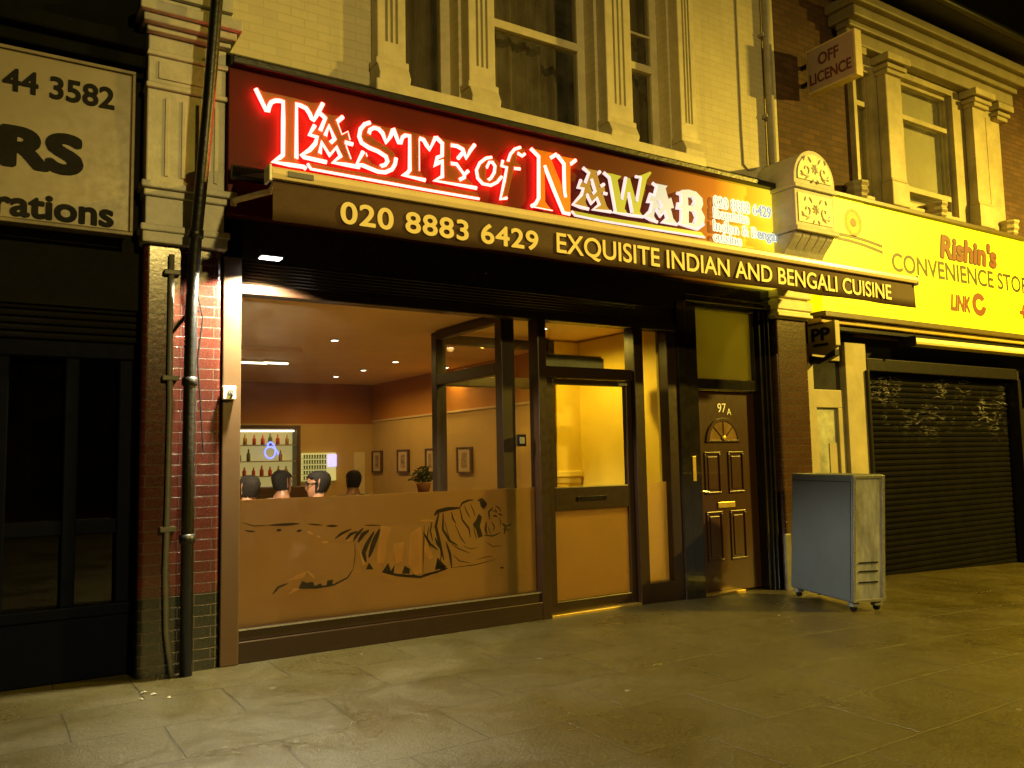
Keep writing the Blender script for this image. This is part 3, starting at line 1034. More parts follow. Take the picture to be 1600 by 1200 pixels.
BY = 7.61
bar = thing("back_bar", "lit back bar with glass shelves and a blue neon squiggle at the far wall", "bar", (3.6, BY, 0))
MB().box(2.4, 4.36, BY - 0.30, BY - 0.24, 0.9, 1.98).build("bar_backing", MT['bar_back'], bar)
MB().box(4.36, 4.42, BY - 0.55, BY - 0.24, 0.012, 2.05).box(2.34, 2.4, BY - 0.55, BY - 0.24, 0.012, 2.05).box(2.4, 4.36, BY - 0.55, BY - 0.24, 1.99, 2.05).build("bar_frame", MT['wood'], bar, 0.006)
for zz in (1.22, 1.46, 1.72):
    MB().box(2.41, 4.35, BY - 0.54, BY - 0.31, zz, zz + 0.018).build("bar_shelf", MT['steel'], bar)
MB().box(2.44, 4.33, BY - 0.5, BY - 0.46, 1.945, 1.975).build("bar_light", MT['tube'], bar, 0.006)
MB().box(2.4, 4.42, BY - 1.5, BY - 1.0, 0.012, 1.08).build("bar_counter", MT['wood'], bar, 0.01)
sq = MB()
sq.tube([(3.92 + 0.12 * math.cos(a * 1.0) * (1 - a / 16), BY - 0.58, 1.62 + 0.11 * math.sin(a) + 0.012 * a - 0.05) for a in [0.35 * i for i in range(28)]], 0.012, 6)
sq.build("neon_squiggle", MT['blue_glow'], bar)
for sx, rng_, zz, mats, hh in ((2.5, 14, 1.238, ('bottle_red', 'bottle_red', 'bottle_amber'), 0.15), (2.5, 14, 1.738, ('bottle_amber', 'bottle_red', 'bottle_green'), 0.17), (2.55, 13, 1.478, ('bottle_green', 'bottle_amber', 'bottle_green'), 0.17)):
    for k in range(rng_):
        x = sx + k * 0.132 + random.uniform(-0.015, 0.015)
        if zz == 1.478 and 3.72 < x < 4.08:
            continue
        rr = random.uniform(0.028, 0.036)
        h = hh * random.uniform(0.88, 1.12)
        o = MB().lathe((x, BY - 0.43, zz), [(rr * 0.9, 0), (rr, 0.01), (rr, h * 0.58), (rr * 0.42, h * 0.75), (rr * 0.38, h), (rr * 0.30, h + 0.004)], 10).build("bottle", MT[random.choice(mats)], None, smooth=True)
        row = {1.238: "bottom", 1.478: "middle", 1.738: "top"}[zz]
        tag(o, "small bottle standing in the crowded %s row of the lit back bar" % row, "bottle", "bottles on the %s shelf of the back bar" % row)
ht = thing("serving_hatch", "lit serving hatch full of stacked glasses between the bar and the pale door", "hatch", (4.9, BY, 1.1))
MB().box(4.60, 5.21, BY - 0.06, BY - 0.03, 1.12, 1.60).build("hatch_backing", emit("hatch_glow", (0.80, 0.72, 0.22), 0.62, (0.4, 0.35, 0.2)), ht)
hs = MB()
for k in range(5):
    hs.box(4.60, 5.02, BY - 0.14, BY - 0.061, 1.14 + 0.09 * k, 1.148 + 0.09 * k)
hs.build("hatch_shelf", MT['steel'], ht)
gl = MB()
for k in range(5):
    for j in range(9):
        gl.lathe((4.63 + 0.046 * j, BY - 0.11, 1.148 + 0.09 * k), [(0.012, 0), (0.017, 0.06)], 8)
o = gl.build("hatch_glassware", MT['bottle_green'], ht)
MB().box(5.05, 5.20, BY - 0.12, BY - 0.07, 1.36, 1.57).build("hatch_screen", MT['screen'], ht, 0.004)


def skinned(name, chains, mt, parent=None, levels=1):
    """one continuous body grown round joint chains: each chain is a list of (x, y, z, r); a chain may start at an earlier joint by index"""
    verts, edges, rad = [], [], []
    for ch in chains:
        start = ch[0]
        prev = None
        pts = ch
        if isinstance(start, int):
            prev = start
            pts = ch[1:]
        for (x, y, z, r) in pts:
            verts.append((x, y, z))
            rad.append(r)
            if prev is not None:
                edges.append((prev, len(verts) - 1))
            prev = len(verts) - 1
    me = bpy.data.meshes.new(name)
    me.from_pydata(verts, edges, [])
    o = bpy.data.objects.new(name, me)
    COL.objects.link(o)
    mod = o.modifiers.new("skin", 'SKIN')
    mod.use_smooth_shade = True
    for i, v in enumerate(me.skin_vertices[0].data):
        v.radius = (rad[i], rad[i])
        v.use_root = (i == 0)
    s = o.modifiers.new("sub", 'SUBSURF')
    s.levels = s.render_levels = levels
    dg = bpy.context.evaluated_depsgraph_get()
    me2 = bpy.data.meshes.new_from_object(o.evaluated_get(dg))
    me2.name = name
    me2.materials.clear()
    me2.materials.append(mt)
    bpy.data.objects.remove(o)
    o2 = bpy.data.objects.new(name, me2)
    COL.objects.link(o2)
    for p in me2.polygons:
        p.use_smooth = True
    if parent is not None:
        o2.parent = parent
    return o2


def person(label, x, y, face, top, skin, shirt, hair, lean=0.0, glasses=False, cap=True):
    """a seated diner; local +Y is where the person looks; top is the height of the crown"""
    t = thing("person", label, "person", (x, y, 0.012), "diners seated at the tables")
    t.rotation_euler = (0, 0, face)
    k = top / 1.30
    hz = top - 0.115
    ly = lean
    spine = [(0, 0, 0.50, 0.145), (0, 0.01, 0.64 * k, 0.135), (0, 0.02 + ly * .5, hz - 0.38, 0.145), (0, 0.01 + ly, hz - 0.235, 0.125), (0, 0.02 + ly, hz - 0.15, 0.062), (0, 0.03 + ly, hz - 0.04, 0.072), (0, 0.035 + ly, hz + 0.03, 0.098), (0, 0.02 + ly, hz + 0.07, 0.06)]
    ch = [spine]
    nidx = len(spine)
    for s in (-1, 1):
        arm = [3, (0.17 * s, 0.01 + ly, hz - 0.215, 0.062), (0.235 * s, 0.06 + ly, 0.72 * k, 0.046), (0.20 * s, 0.30, 0.77, 0.038), (0.17 * s, 0.36, 0.785, 0.030), (0.165 * s, 0.42, 0.79, 0.032)]
        ch.append(arm)
        palm = nidx + 4
        nidx += 5
        for q, (dx, ln) in enumerate(((-0.030, 0.062), (-0.011, 0.075), (0.010, 0.070), (0.029, 0.055))):
            ch.append([palm, (0.165 * s + dx, 0.455, 0.792, 0.0095), (0.165 * s + dx * 1.1, 0.455 + ln * 0.6, 0.784, 0.0085), (0.165 * s + dx * 1.15, 0.455 + ln, 0.772, 0.007)])
            nidx += 3
        ch.append([palm, (0.165 * s - 0.045 * s, 0.425, 0.785, 0.0105), (0.165 * s - 0.062 * s, 0.45, 0.778, 0.009)])
        nidx += 2
        leg = [0, (0.10 * s, 0.06, 0.50, 0.088), (0.13 * s, 0.45, 0.50, 0.062), (0.13 * s, 0.43, 0.10, 0.042), (0.13 * s, 0.50, 0.045, 0.036), (0.13 * s, 0.62, 0.035, 0.030)]
        ch.append(leg)
        nidx += 5
    body = skinned("person_body", ch, skin, t)
    # skull, jaw, nose and ears grown into the same body mesh
    hd_ = bmesh.new()
    hd_.from_mesh(body.data)
    rows = [(-0.118, 0.030, 0.052), (-0.105, 0.046, 0.040), (-0.075, 0.060, 0.022), (-0.035, 0.069, 0.010), (0.005, 0.074, 0.0), (0.045, 0.076, -0.004), (0.080, 0.068, -0.006), (0.105, 0.048, -0.006), (0.116, 0.018, -0.004)]
    rings_ = []
    for h, r, fwd in rows:
        ring = []
        for q in range(20):
            a = 2 * PI * q / 20
            px_, py_ = r * math.cos(a), r * 1.27 * math.sin(a)
            if math.sin(a) > 0.97 and -0.04 < h < 0.03:
                py_ += 0.020 if h < 0.0 else 0.012          # nose
            if abs(math.cos(a)) > 0.97 and -0.04 < h < 0.05:
                px_ *= 1.16                                   # ears
            if math.sin(a) > 0.8 and 0.0 <= h < 0.03 and 0.2 < abs(math.cos(a)) < 0.6:
                py_ -= 0.010                                  # eye sockets
            ring.append(hd_.verts.new((px_, py_ + fwd * 0.8 + 0.02 + ly, hz + h)))
        rings_.append(ring)
    for A_, B_ in zip(rings_, rings_[1:]):
        for q in range(20):
            r2 = (q + 1) % 20
            f_ = hd_.faces.new((A_[q], A_[r2], B_[r2], B_[q]))
            f_.smooth = True
    hd_.faces.new(list(reversed(rings_[0])))
    hd_.faces.new(rings_[-1])
    hd_.to_mesh(body.data)
    hd_.free()
    ey = MB()
    for s in (-1, 1):
        ey.lathe((0.030 * s, 0.108 + ly, hz + 0.012), [(0.003, -0.006), (0.010, 0), (0.003, 0.006)], 8)
    ey.build("eyes", MT['hair'], None, smooth=True).parent = t
    MB().box(-0.024, 0.024, 0.106 + ly, 0.116 + ly, hz - 0.066, hz - 0.058).build("mouth", MT['red_print'], None, 0.003).parent = t
    if cap:
        hr = MB()
        rr_ = []
        for h, r, fwd in rows[2:]:
            ring = []
            for q in range(28):
                a = 2 * PI * q / 28
                sc_ = 1.13 + 0.03 * math.sin(q * 2.3 + h * 60)
                hh = h
                front = math.sin(a)
                low = -0.07 if front < 0.25 else 0.055 + 0.012 * math.sin(q)
                if hh < low:
                    hh = low
                    sc_ = 1.10 if front < 0.25 else 1.04
                ring.append(hr.bm.verts.new((r * sc_ * math.cos(a), r * 1.27 * sc_ * math.sin(a) + fwd * 0.8 + 0.016 + ly, hz + hh * 1.06 + 0.004 * math.sin(q * 3.1))))
            rr_.append(ring)
        for A_, B_ in zip(rr_, rr_[1:]):
            for q in range(28):
                hr.bm.faces.new((A_[q], A_[(q + 1) % 28], B_[(q + 1) % 28], B_[q]))
        hr.bm.faces.new(rr_[-1])
        hr.build("hair", hair, None, smooth=True).parent = t
    top_ = [[(0, 0.0, 0.52, 0.160), (0, 0.01, 0.64 * k, 0.150), (0, 0.02 + ly * .5, hz - 0.38, 0.160), (0, 0.01 + ly, hz - 0.23, 0.145), (0, 0.018 + ly, hz - 0.16, 0.090)]]
    for s in (-1, 1):
        top_.append([3, (0.175 * s, 0.01 + ly, hz - 0.212, 0.080), (0.24 * s, 0.06 + ly, 0.72 * k, 0.060), (0.203 * s, 0.29, 0.768, 0.048)])
    skinned("jumper", top_, shirt, t)
    tr = [[(0, 0.0, 0.50, 0.158)]]
    for s in (-1, 1):
        tr.append([0, (0.10 * s, 0.06, 0.50, 0.100), (0.13 * s, 0.455, 0.50, 0.075), (0.13 * s, 0.43, 0.12, 0.056)])
    skinned("trousers", tr, MT['trousers'], t)
    if glasses:
        g = MB()
        for s in (-1, 1):
            g.tube([(0.036 * s + 0.026 * math.cos(a), 0.122 + ly, hz + 0.012 + 0.020 * math.sin(a)) for a in [2 * PI * i / 12 for i in range(13)]], 0.003, 6)
            g.tube([(0.062 * s, 0.122 + ly, hz + 0.016), (0.084 * s, 0.02 + ly, hz + 0.014)], 0.003, 6)
        o = g.build("glasses", MT['ink'], None)
        o.parent = t
    return t


def local_table(x, y, label):
    t = thing("dining_table", label, "table", (x, y, 0.012), "dining tables behind the window")
    MB().box(x - 0.42, x + 0.42, y - 0.42, y + 0.42, 0.735, 0.765).build("table_top", MT['wood'], t, 0.008)
    MB().tube([(x, y, 0.04), (x, y, 0.735)], 0.035, 12).build("table_stem", MT['pipe_black'], t)
    MB().lathe((x, y, 0.012), [(0.26, 0), (0.26, 0.012), (0.05, 0.03)], 20).build("table_base", MT['pipe_black'], t)
    c = MB()
    n = 14
    e = 0.43
    per = []
    for s in range(4):
        for i in range(n):
            u = -e + 2 * e * i / n
            per.append(((u, -e), (e, u), (-u, e), (-e, -u))[s])
    topv = [c.bm.verts.new((x + a, y + b, 0.7675)) for a, b in per]
    mid = [c.bm.verts.new((x + a * 1.015, y + b * 1.015, 0.755)) for a, b in per]
    low = [c.bm.verts.new((x + a * (1.05 + 0.02 * math.sin(i * 1.7)), y + b * (1.05 + 0.02 * math.sin(i * 1.7)), 0.53)) for i, (a, b) in enumerate(per)]
    c.bm.faces.new(topv)
    for A, B in ((topv, mid), (mid, low)):
        for i in range(len(per)):
            j = (i + 1) % len(per)
            c.bm.faces.new((A[i], A[j], B[j], B[i]))
    tag(c.build("tablecloth", MT['cloth'], None, smooth=True), "white cloth on the " + label, "tablecloth", "white tablecloths")
    return t


def chair(x, y, face, label):
    t = thing("dining_chair", label, "chair", (x, y, 0.012), "dining chairs")
    t.rotation_euler = (0, 0, face)
    parts = [("seat", MB().box(-0.21, 0.21, -0.2, 0.22, 0.43, 0.47), MT['shirt_brown']), ("backrest", MB().box(-0.2, 0.2, -0.25, -0.215, 0.55, 0.90), MT['shirt_brown'])]
    for sx in (-1, 1):
        parts.append(("leg", MB().tube([(0.18 * sx, 0.19, 0), (0.18 * sx, 0.18, 0.43)], 0.016, 8), MT['wood']))
        parts.append(("leg", MB().tube([(0.18 * sx, -0.27, 0), (0.18 * sx, -0.21, 0.43), (0.18 * sx, -0.245, 0.9)], 0.016, 8), MT['wood']))
    for nme, b, mt in parts:
        o = b.build(nme, mt, None, 0.012 if nme in ("seat", "backrest") else 0)
        o.parent = t


def spot_on(px, py, z):
    return onz(px, py, z)


ppl = [
    # pixel of the crown, distance y, facing, look
    ((389, 744), 1.35, 0.5, "dark haired diner in a grey jumper nearest the bronze window post", 'skin_pale', 'shirt_grey', 'hair_grey', 0.05, False, True),
    ((441, 736), 1.9, -1.2, "dark haired diner in a grey jumper, second from the bronze window post", 'skin', 'shirt_grey', 'hair', 0.20, False, True),
    ((497, 737), 1.0, 1.35, "diner in profile with glasses and thick black hair, looking left", 'skin', 'shirt_dark', 'hair', 0.06, True, True),
    ((552, 736), 2.9, 0.2, "dark haired diner in a dark jumper, sitting alone nearest the pictures", 'skin', 'shirt_dark', 'hair', 0.0, False, True),
]
for (px, py), yy, face, lab, sk, sh, hr, ln, gl_, cp_ in ppl:
    X_, Z_ = at(px, py, yy)
    X_ += math.sin(face) * (ln + 0.02)
    yb_ = yy - math.cos(face) * (ln + 0.02)
    person(lab, X_, yb_, face, Z_ - 0.012, MT[sk], MT[sh], MT[hr], ln, gl_, cp_)
    chair(X_, yb_, face, "dining chair under the " + lab.split(",")[0].split(" nearest")[0])
local_table(2.38, 2.0, "dining table set between the two diners nearest the window")
local_table(3.75, 4.2, "dining table further back towards the bar")

px_, pz_ = at(662, 772, 3.6)
pl = thing("potted_plant", "bushy little plant in a clay pot on a stand below the framed prints", "plant", (px_, 3.6, 0.012))
MB().lathe((px_, 3.6, 1.0), [(0.07, 0), (0.095, 0.13), (0.10, 0.14), (0.08, 0.14)], 16).build("plant_pot", MT['clay'], pl, smooth=True)
b = MB()
for k in range(150):
    a, e, rr = random.uniform(0, 2 * PI), random.uniform(0.1, 1.5), random.uniform(0.05, 0.19)
    c = Vector((px_ + rr * math.cos(a) * math.cos(e) * 1.1, 3.6 + rr * math.sin(a) * math.cos(e) * 1.1, 1.15 + rr * math.sin(e) * 1.15))
    d = Vector((random.uniform(-1, 1), random.uniform(-1, 1), random.uniform(-0.4, 1))).normalized() * 0.045
    s = d.cross(Vector((random.random(), random.random(), random.random()))).normalized() * 0.016
    b.quad(c - d, c + s, c + d, c - s)
b.build("foliage", MT['leaf'], pl)
st = thing("plant_stand", "dark wooden stand carrying the potted plant below the prints", "stand", (px_, 3.6, 0.012))
MB().box(px_ - 0.14, px_ + 0.14, 3.46, 3.74, 0.97, 1.0).build("stand_top", MT['wood'], st, 0.005)
for sx in (-1, 1):
    for sy in (-1, 1):
        MB().box(px_ + 0.11 * sx - 0.015, px_ + 0.11 * sx + 0.015, 3.6 + 0.11 * sy - 0.015, 3.6 + 0.11 * sy + 0.015, 0.012, 0.97).build("leg", MT['wood'], st)

# ------------------------------------------------------------------ tiger on the frosted film
FY = 0.0445


def c4(x, y):
    return at(360 + x * 0.3, 640 + y * 0.3, FY)


def c6(x, y):
    return at(660 + x * 0.25, 740 + y * 0.25, FY)


tg = MB()


def stroke(fn, pts, w0, w1=None, mbx=None):
    """a brush stroke, full in the middle and pointed at both ends; widths in crop pixels"""
    q = [Vector((*fn(*p), 0)) for p in pts]
    # resample
    seg = []
    for a, b in zip(q, q[1:]):
        for i in range(4):
            seg.append(a.lerp(b, i / 4))
    seg.append(q[-1])
    n = len(seg)
    sc = (Vector((*fn(pts[0][0] + 1, pts[0][1]), 0)) - Vector((*fn(*pts[0]), 0))).length
    left, right = [], []
    for i, p in enumerate(seg):
        t = (seg[min(i + 1, n - 1)] - seg[max(i - 1, 0)])
        t = t.normalized() if t.length > 0 else Vector((1, 0, 0))
        nn = Vector((-t.y, t.x, 0))
        u = i / (n - 1)
        wd = w0 * math.sin(PI * (0.08 + 0.84 * u)) ** 0.8 * sc * 0.5
        left.append(p + nn * wd)
        right.append(p - nn * wd)
    (mbx or tg).plate([(p.x, p.y) for p in left] + [(p.x, p.y) for p in reversed(right)], FY, FY + 0.0008)


def shape(fn, pts, mbx=None):
    (mbx or tg).plate([fn(*p) for p in pts], FY, FY + 0.0008)


for pts, w_ in ((((200, 602), (290, 598), (360, 594)), 13), (((240, 628), (266, 628)), 14), (((345, 634), (372, 628)), 12), (((405, 596), (480, 602)), 8), (((500, 606), (560, 606)), 12),
                (((75, 628), (100, 634), (130, 634)), 9), (((630, 622), (580, 645), (545, 672)), 13), (((662, 634), (625, 650), (600, 678)), 14), (((692, 618), (660, 650), (640, 684)), 15),
                (((722, 628), (690, 650), (665, 692)), 20), (((748, 636), (712, 700), (694, 745), (706, 795)), 22), (((778, 622), (748, 690), (722, 770)), 26),
                (((700, 603), (740, 602), (785, 603)), 6), (((790, 846), (870, 862), (990, 872), (1130, 826)), 13), (((360, 932), (450, 928), (540, 912), (610, 876), (640, 830)), 9), (((640, 830), (650, 760), (648, 690)), 4),
                (((60, 588), (120, 606), (205, 602)), 5), (((220, 962), (250, 925), (300, 905)), 12), (((1005, 640), (1040, 700), (1080, 730)), 12), (((1010, 600), (1005, 740), (1003, 850)), 5)):
    stroke(c4, pts, w_)
for pts in (((706, 832), (722, 796), (746, 832)), ((790, 846), (822, 798), (836, 842), (856, 806), (850, 858)), ((893, 854), (908, 812), (936, 830), (932, 856)), ((1066, 836), (1078, 770), (1128, 820)),
            ((355, 930), (374, 892), (400, 902), (430, 896), (440, 918), (470, 905), (486, 926), (430, 932)), ((500, 918), (505, 890), (535, 886), (530, 916)), ((930, 868), (955, 856), (975, 868))):
    shape(c4, pts)
for pts, w_ in ((((75, 262), (95, 236), (160, 220), (235, 214)), 22), (((232, 214), (250, 184), (285, 168), (320, 164)), 11), (((104, 240), (84, 330), (112, 450), (134, 540)), 18), (((80, 400), (95, 440), (108, 462)), 14),
                (((130, 245), (128, 350), (170, 420), (222, 450)), 14), (((182, 240), (190, 280), (210, 312)), 9), (((234, 215), (250, 290), (292, 345), (300, 400)), 10), (((345, 170), (370, 160), (398, 190), (388, 215)), 15),
                (((385, 385), (440, 390), (490, 368)), 8), (((400, 300), (395, 350), (405, 385)), 12), (((440, 210), (415, 240), (420, 290)), 9), (((455, 200), (480, 215), (490, 240)), 7), (((440, 262), (470, 268)), 9), (((475, 250), (500, 262)), 9),
                (((430, 300), (450, 330), (445, 360)), 7), (((500, 310), (520, 330), (512, 378)), 13), (((520, 330), (545, 322), (555, 316)), 9), (((180, 440), (230, 470), (300, 500)), 6), (((148, 428), (172, 500), (184, 592)), 15),
                (((186, 588), (330, 570), (460, 536)), 5), (((0, 634), (80, 618), (160, 590)), 12), (((190, 505), (230, 545), (300, 560)), 5), (((400, 430), (440, 455), (500, 450)), 5), (((485, 588), (510, 588)), 10)):
    stroke(c6, pts, w_)
for pts, w_ in ((((140, 300), (160, 380), (176, 420)), 5), (((205, 320), (240, 400), (270, 440)), 6), (((262, 200), (278, 240), (300, 280)), 6), (((300, 190), (318, 230), (330, 270)), 6), (((320, 330), (330, 380), (340, 410)), 5),
                (((410, 330), (420, 360), (430, 378)), 5), (((425, 225), (450, 235), (470, 235)), 5), (((480, 275), (490, 300), (485, 330)), 5), (((60, 300), (50, 360), (64, 420)), 9), (((40, 330), (30, 400), (50, 470)), 8),
                (((110, 560), (118, 510), (112, 460)), 6), (((250, 450), (300, 470), (350, 462)), 4), (((330, 540), (400, 520), (440, 516)), 4), (((455, 215), (462, 240), (458, 255)), 5), (((500, 345), (530, 352), (550, 345)), 5)):
    stroke(c6, pts, w_)
for pts in (((335, 290), (352, 250), (372, 270), (360, 330), (378, 392), (350, 402), (335, 350), (315, 318)), ((355, 165), (395, 185), (385, 225), (365, 205)), ((80, 590), (92, 550), (150, 592), (140, 606))):
    shape(c6, pts)
tg.build("tiger_decal", MT['stripe_dark'], FILM)
am = MB()
FYs = FY
for pts in (((785, 606), (835, 612), (815, 690), (800, 800), (765, 800), (768, 730)), ((850, 700), (905, 690), (895, 790), (862, 800)), ((940, 640), (995, 610), (996, 850), (960, 860), (930, 800)),
            ((295, 890), (345, 862), (400, 842), (384, 872), (345, 886)), ((296, 966), (330, 930), (366, 934), (330, 950)), ((665, 700), (686, 770), (705, 800), (690, 812)), ((1020, 640), (1056, 770), (1036, 780), (1010, 730))):
    shape(c4, pts, am)
for pts, w_ in ((((400, 634), (430, 648)), 12), (((450, 660), (470, 664)), 10), (((475, 692), (510, 690)), 9), (((600, 684), (650, 676)), 9), (((990, 578), (1060, 580)), 11), (((400, 840), (440, 880)), 10)):
    stroke(c4, pts, w_, None, am)
am.build("tiger_decal", MT['stripe_amber'], FILM)

# ------------------------------------------------------------------ fascia sign
SY = -0.165
SG = thing("fascia_sign", "long maroon fascia sign with glowing red edged letters reading Taste of Nawab", "sign", (4.7, -0.1, 3.3))
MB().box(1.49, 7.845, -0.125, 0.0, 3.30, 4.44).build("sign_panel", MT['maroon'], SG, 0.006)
MB().box(7.8455, 7.93, -0.14, 0.0, 3.30, 4.44).build("sign_end_cap", MT['black_steel'], SG, 0.006)


def crop(ox, oy, s):
    return lambda p: at(ox + p[0] / s, oy + p[1] / s, SY)


K1, K2, K3, K4, K5 = crop(390, 120, 7.06), crop(540, 160, 8), crop(660, 190, 8), crop(800, 210, 8), crop(940, 240, 8)
IM = lambda p: at(p[0], p[1], SY)


def letter(fn, face, strips, holes=(), glow='neon', r=0.0175, thin=(), face_mat='letter_face'):
    o = MB().plate([fn(p) for p in face], SY - 0.008, SY + 0.004, [[fn(p) for p in h] for h in holes]).build("letter", MT[face_mat], SG, 0.002)
    b = MB()
    for st_ in strips:
        b.tube([(fn(p)[0], SY - 0.006, fn(p)[1]) for p in st_], r, 8)
    for st_ in thin:
        b.tube([(fn(p)[0], SY - 0.008, fn(p)[1]) for p in st_], r * 0.32, 6)
    b.build("neon_edge", MT[glow], o, smooth=True)
    return o


# T
letter(K1, [(65, 125), (150, 165), (300, 195), (500, 240), (680, 290), (800, 290), (705, 470), (660, 390), (600, 335), (510, 300), (515, 910), (570, 975), (610, 1000), (260, 945), (375, 880), (372, 270), (330, 255), (270, 260), (220, 290), (205, 370), (168, 365)],
       [[(65, 135), (120, 250), (178, 370), (207, 376), (212, 330), (235, 285), (280, 266), (330, 268), (368, 280), (368, 480), (365, 865), (330, 895), (255, 940), (430, 972), (590, 996), (622, 1018)],
        [(513, 905), (514, 305), (560, 320), (620, 350), (660, 410), (680, 460), (706, 480), (740, 420), (805, 298)]])
# A
letter(K1, [(750, 385), (880, 420), (1025, 440), (965, 505), (1015, 640), (1080, 605), (1110, 700), (1135, 750), (1060, 755), (1120, 910), (1190, 988), (910, 950), (1000, 880), (955, 780), (880, 870), (790, 725), (778, 850), (840, 945), (575, 868), (700, 800), (745, 670), (655, 642), (715, 540), (770, 600), (832, 460)],
       [[(750, 385), (832, 460), (775, 600)], [(715, 540), (657, 642), (742, 668), (722, 740), (660, 810), (572, 866), (600, 890), (845, 945)], [(830, 655), (870, 545), (935, 690), (887, 733)],
        [(772, 850), (790, 725), (880, 870), (955, 780), (1000, 880), (915, 948), (1060, 972), (1210, 1000)], [(960, 500), (1025, 445)], [(1045, 725), (1135, 748)]],
       [[(866, 580), (925, 690), (882, 722), (840, 650)]], thin=[[(965, 505), (1015, 640), (1080, 605), (1105, 700)], [(1060, 760), (1115, 910)]])
# S
letter(K2, [(300, 255), (400, 280), (480, 310), (585, 330), (503, 500), (460, 390), (400, 325), (340, 310), (290, 350), (290, 400), (400, 490), (520, 560), (610, 640), (628, 700), (610, 790), (560, 850), (480, 880), (380, 860), (280, 820), (200, 790), (140, 770), (215, 620), (260, 690), (330, 770), (430, 800), (510, 770), (515, 710), (450, 640), (330, 580), (220, 530), (165, 430), (190, 330), (240, 270)],
       [[(300, 257), (235, 277), (182, 340), (165, 430), (197, 510), (290, 570), (400, 615), (500, 680), (520, 740), (490, 785), (435, 800)], [(288, 395), (300, 347), (350, 320), (410, 335), (460, 390), (503, 505), (555, 430), (585, 345)],
        [(625, 700), (613, 775), (575, 840), (490, 878), (400, 868), (300, 828), (210, 790), (135, 775), (215, 620)]], thin=[[(250, 635), (265, 680)]])
# T
letter(K2, [(590, 310), (760, 360), (920, 400), (1120, 440), (1045, 590), (990, 490), (915, 450), (920, 860), (1000, 975), (705, 915), (798, 850), (798, 420), (740, 412), (700, 440), (690, 505), (662, 500)],
       [[(590, 330), (660, 505), (688, 507), (705, 440), (740, 415), (797, 422), (797, 850), (770, 885), (710, 912), (990, 975)], [(915, 450), (970, 470), (1010, 540), (1046, 592), (1118, 440)]], thin=[[(915, 455), (918, 860)]])
# E
letter(K3, [(165, 190), (350, 240), (520, 280), (650, 290), (545, 470), (500, 350), (350, 295), (350, 525), (430, 535), (520, 660), (575, 610), (540, 700), (590, 740), (630, 790), (680, 840), (140, 740), (245, 690), (245, 490), (150, 560), (190, 450), (245, 430), (245, 270)],
       [[(165, 197), (244, 275), (242, 430), (182, 452), (147, 558), (210, 510), (245, 492), (245, 690), (145, 740), (670, 833)], [(350, 297), (430, 310), (500, 350), (545, 460), (590, 370), (648, 292)], [(440, 465), (500, 392)], [(350, 525), (420, 535), (515, 668), (567, 620)], [(517, 672), (518, 700), (455, 733)]])
# underline of the first word
letter(IM, [(480.7, 254.6), (540, 265.6), (620, 279), (745, 301), (749, 311.5), (620, 288.5), (485.5, 264.5)], [[(480, 256), (485.5, 264.5), (560, 278), (660, 296), (748, 311)]], r=0.012)
# of
ring = [(860, 447), (935, 490), (980, 580), (983, 690), (930, 760), (850, 798), (750, 778), (687, 710), (668, 610), (712, 520), (790, 458)]
hole = [(795, 580), (830, 505), (870, 505), (906, 560), (893, 640), (850, 712), (805, 730), (785, 660)]
letter(K3, ring, [[(860, 450), (792, 460), (712, 520), (670, 610), (687, 710), (750, 780), (850, 800), (930, 760), (985, 690)], [(797, 580), (830, 510), (870, 510), (903, 560), (893, 640), (850, 712), (818, 733)]], [hole], r=0.0145)
letter(K3, [(1220, 325), (1270, 345), (1283, 400), (1240, 430), (1190, 392), (1160, 500), (1225, 545), (1220, 600), (1140, 600), (1100, 750), (1055, 955), (970, 975), (1050, 580), (987, 555), (1000, 490), (1065, 500), (1095, 410), (1150, 345)],
       [[(1220, 325), (1150, 347), (1095, 410), (1065, 498)], [(1000, 490), (985, 558), (1050, 575), (1020, 740), (970, 973), (1050, 957)], [(1182, 395), (1243, 433), (1275, 405)], [(1140, 587), (1215, 595)]], r=0.0145)
# N
letter(K4, [(230, 175), (400, 210), (555, 250), (480, 300), (600, 600), (632, 690), (640, 370), (560, 262), (790, 312), (725, 375), (725, 1003), (640, 985), (400, 390), (410, 840), (450, 900), (505, 962), (240, 905), (330, 800), (330, 280)],
       [[(230, 180), (328, 280), (328, 800), (290, 870), (240, 900)], [(400, 392), (520, 700), (638, 983), (715, 997)], [(472, 300), (548, 252)], [(562, 265), (643, 370), (650, 720), (663, 790)], [(725, 375), (790, 325)]], thin=[[(240, 905), (500, 955)]], face_mat='face_orange')
# A
letter(K4, [(880, 415), (1095, 465), (1060, 500), (1100, 650), (1145, 620), (1160, 720), (1180, 750), (1130, 745), (1180, 900), (1230, 970), (1000, 945), (1085, 880), (1055, 795), (985, 870), (925, 745), (915, 850), (950, 935), (752, 880), (860, 760), (885, 680), (817, 668), (855, 570), (905, 610), (955, 485)],
       [[(882, 420), (955, 485), (907, 610)], [(855, 572), (817, 668), (885, 680), (860, 760), (754, 878), (850, 912), (950, 935)], [(985, 560), (1033, 715), (1002, 745)], [(925, 745), (985, 868), (1055, 797), (1085, 880), (1003, 943), (1230, 970)], [(1065, 495), (1095, 467)], [(1102, 653), (1145, 625)], [(1132, 737), (1178, 746)]],
       [[(992, 600), (1022, 705), (998, 722), (972, 640)]], face_mat='face_gold', glow='neon_pale')
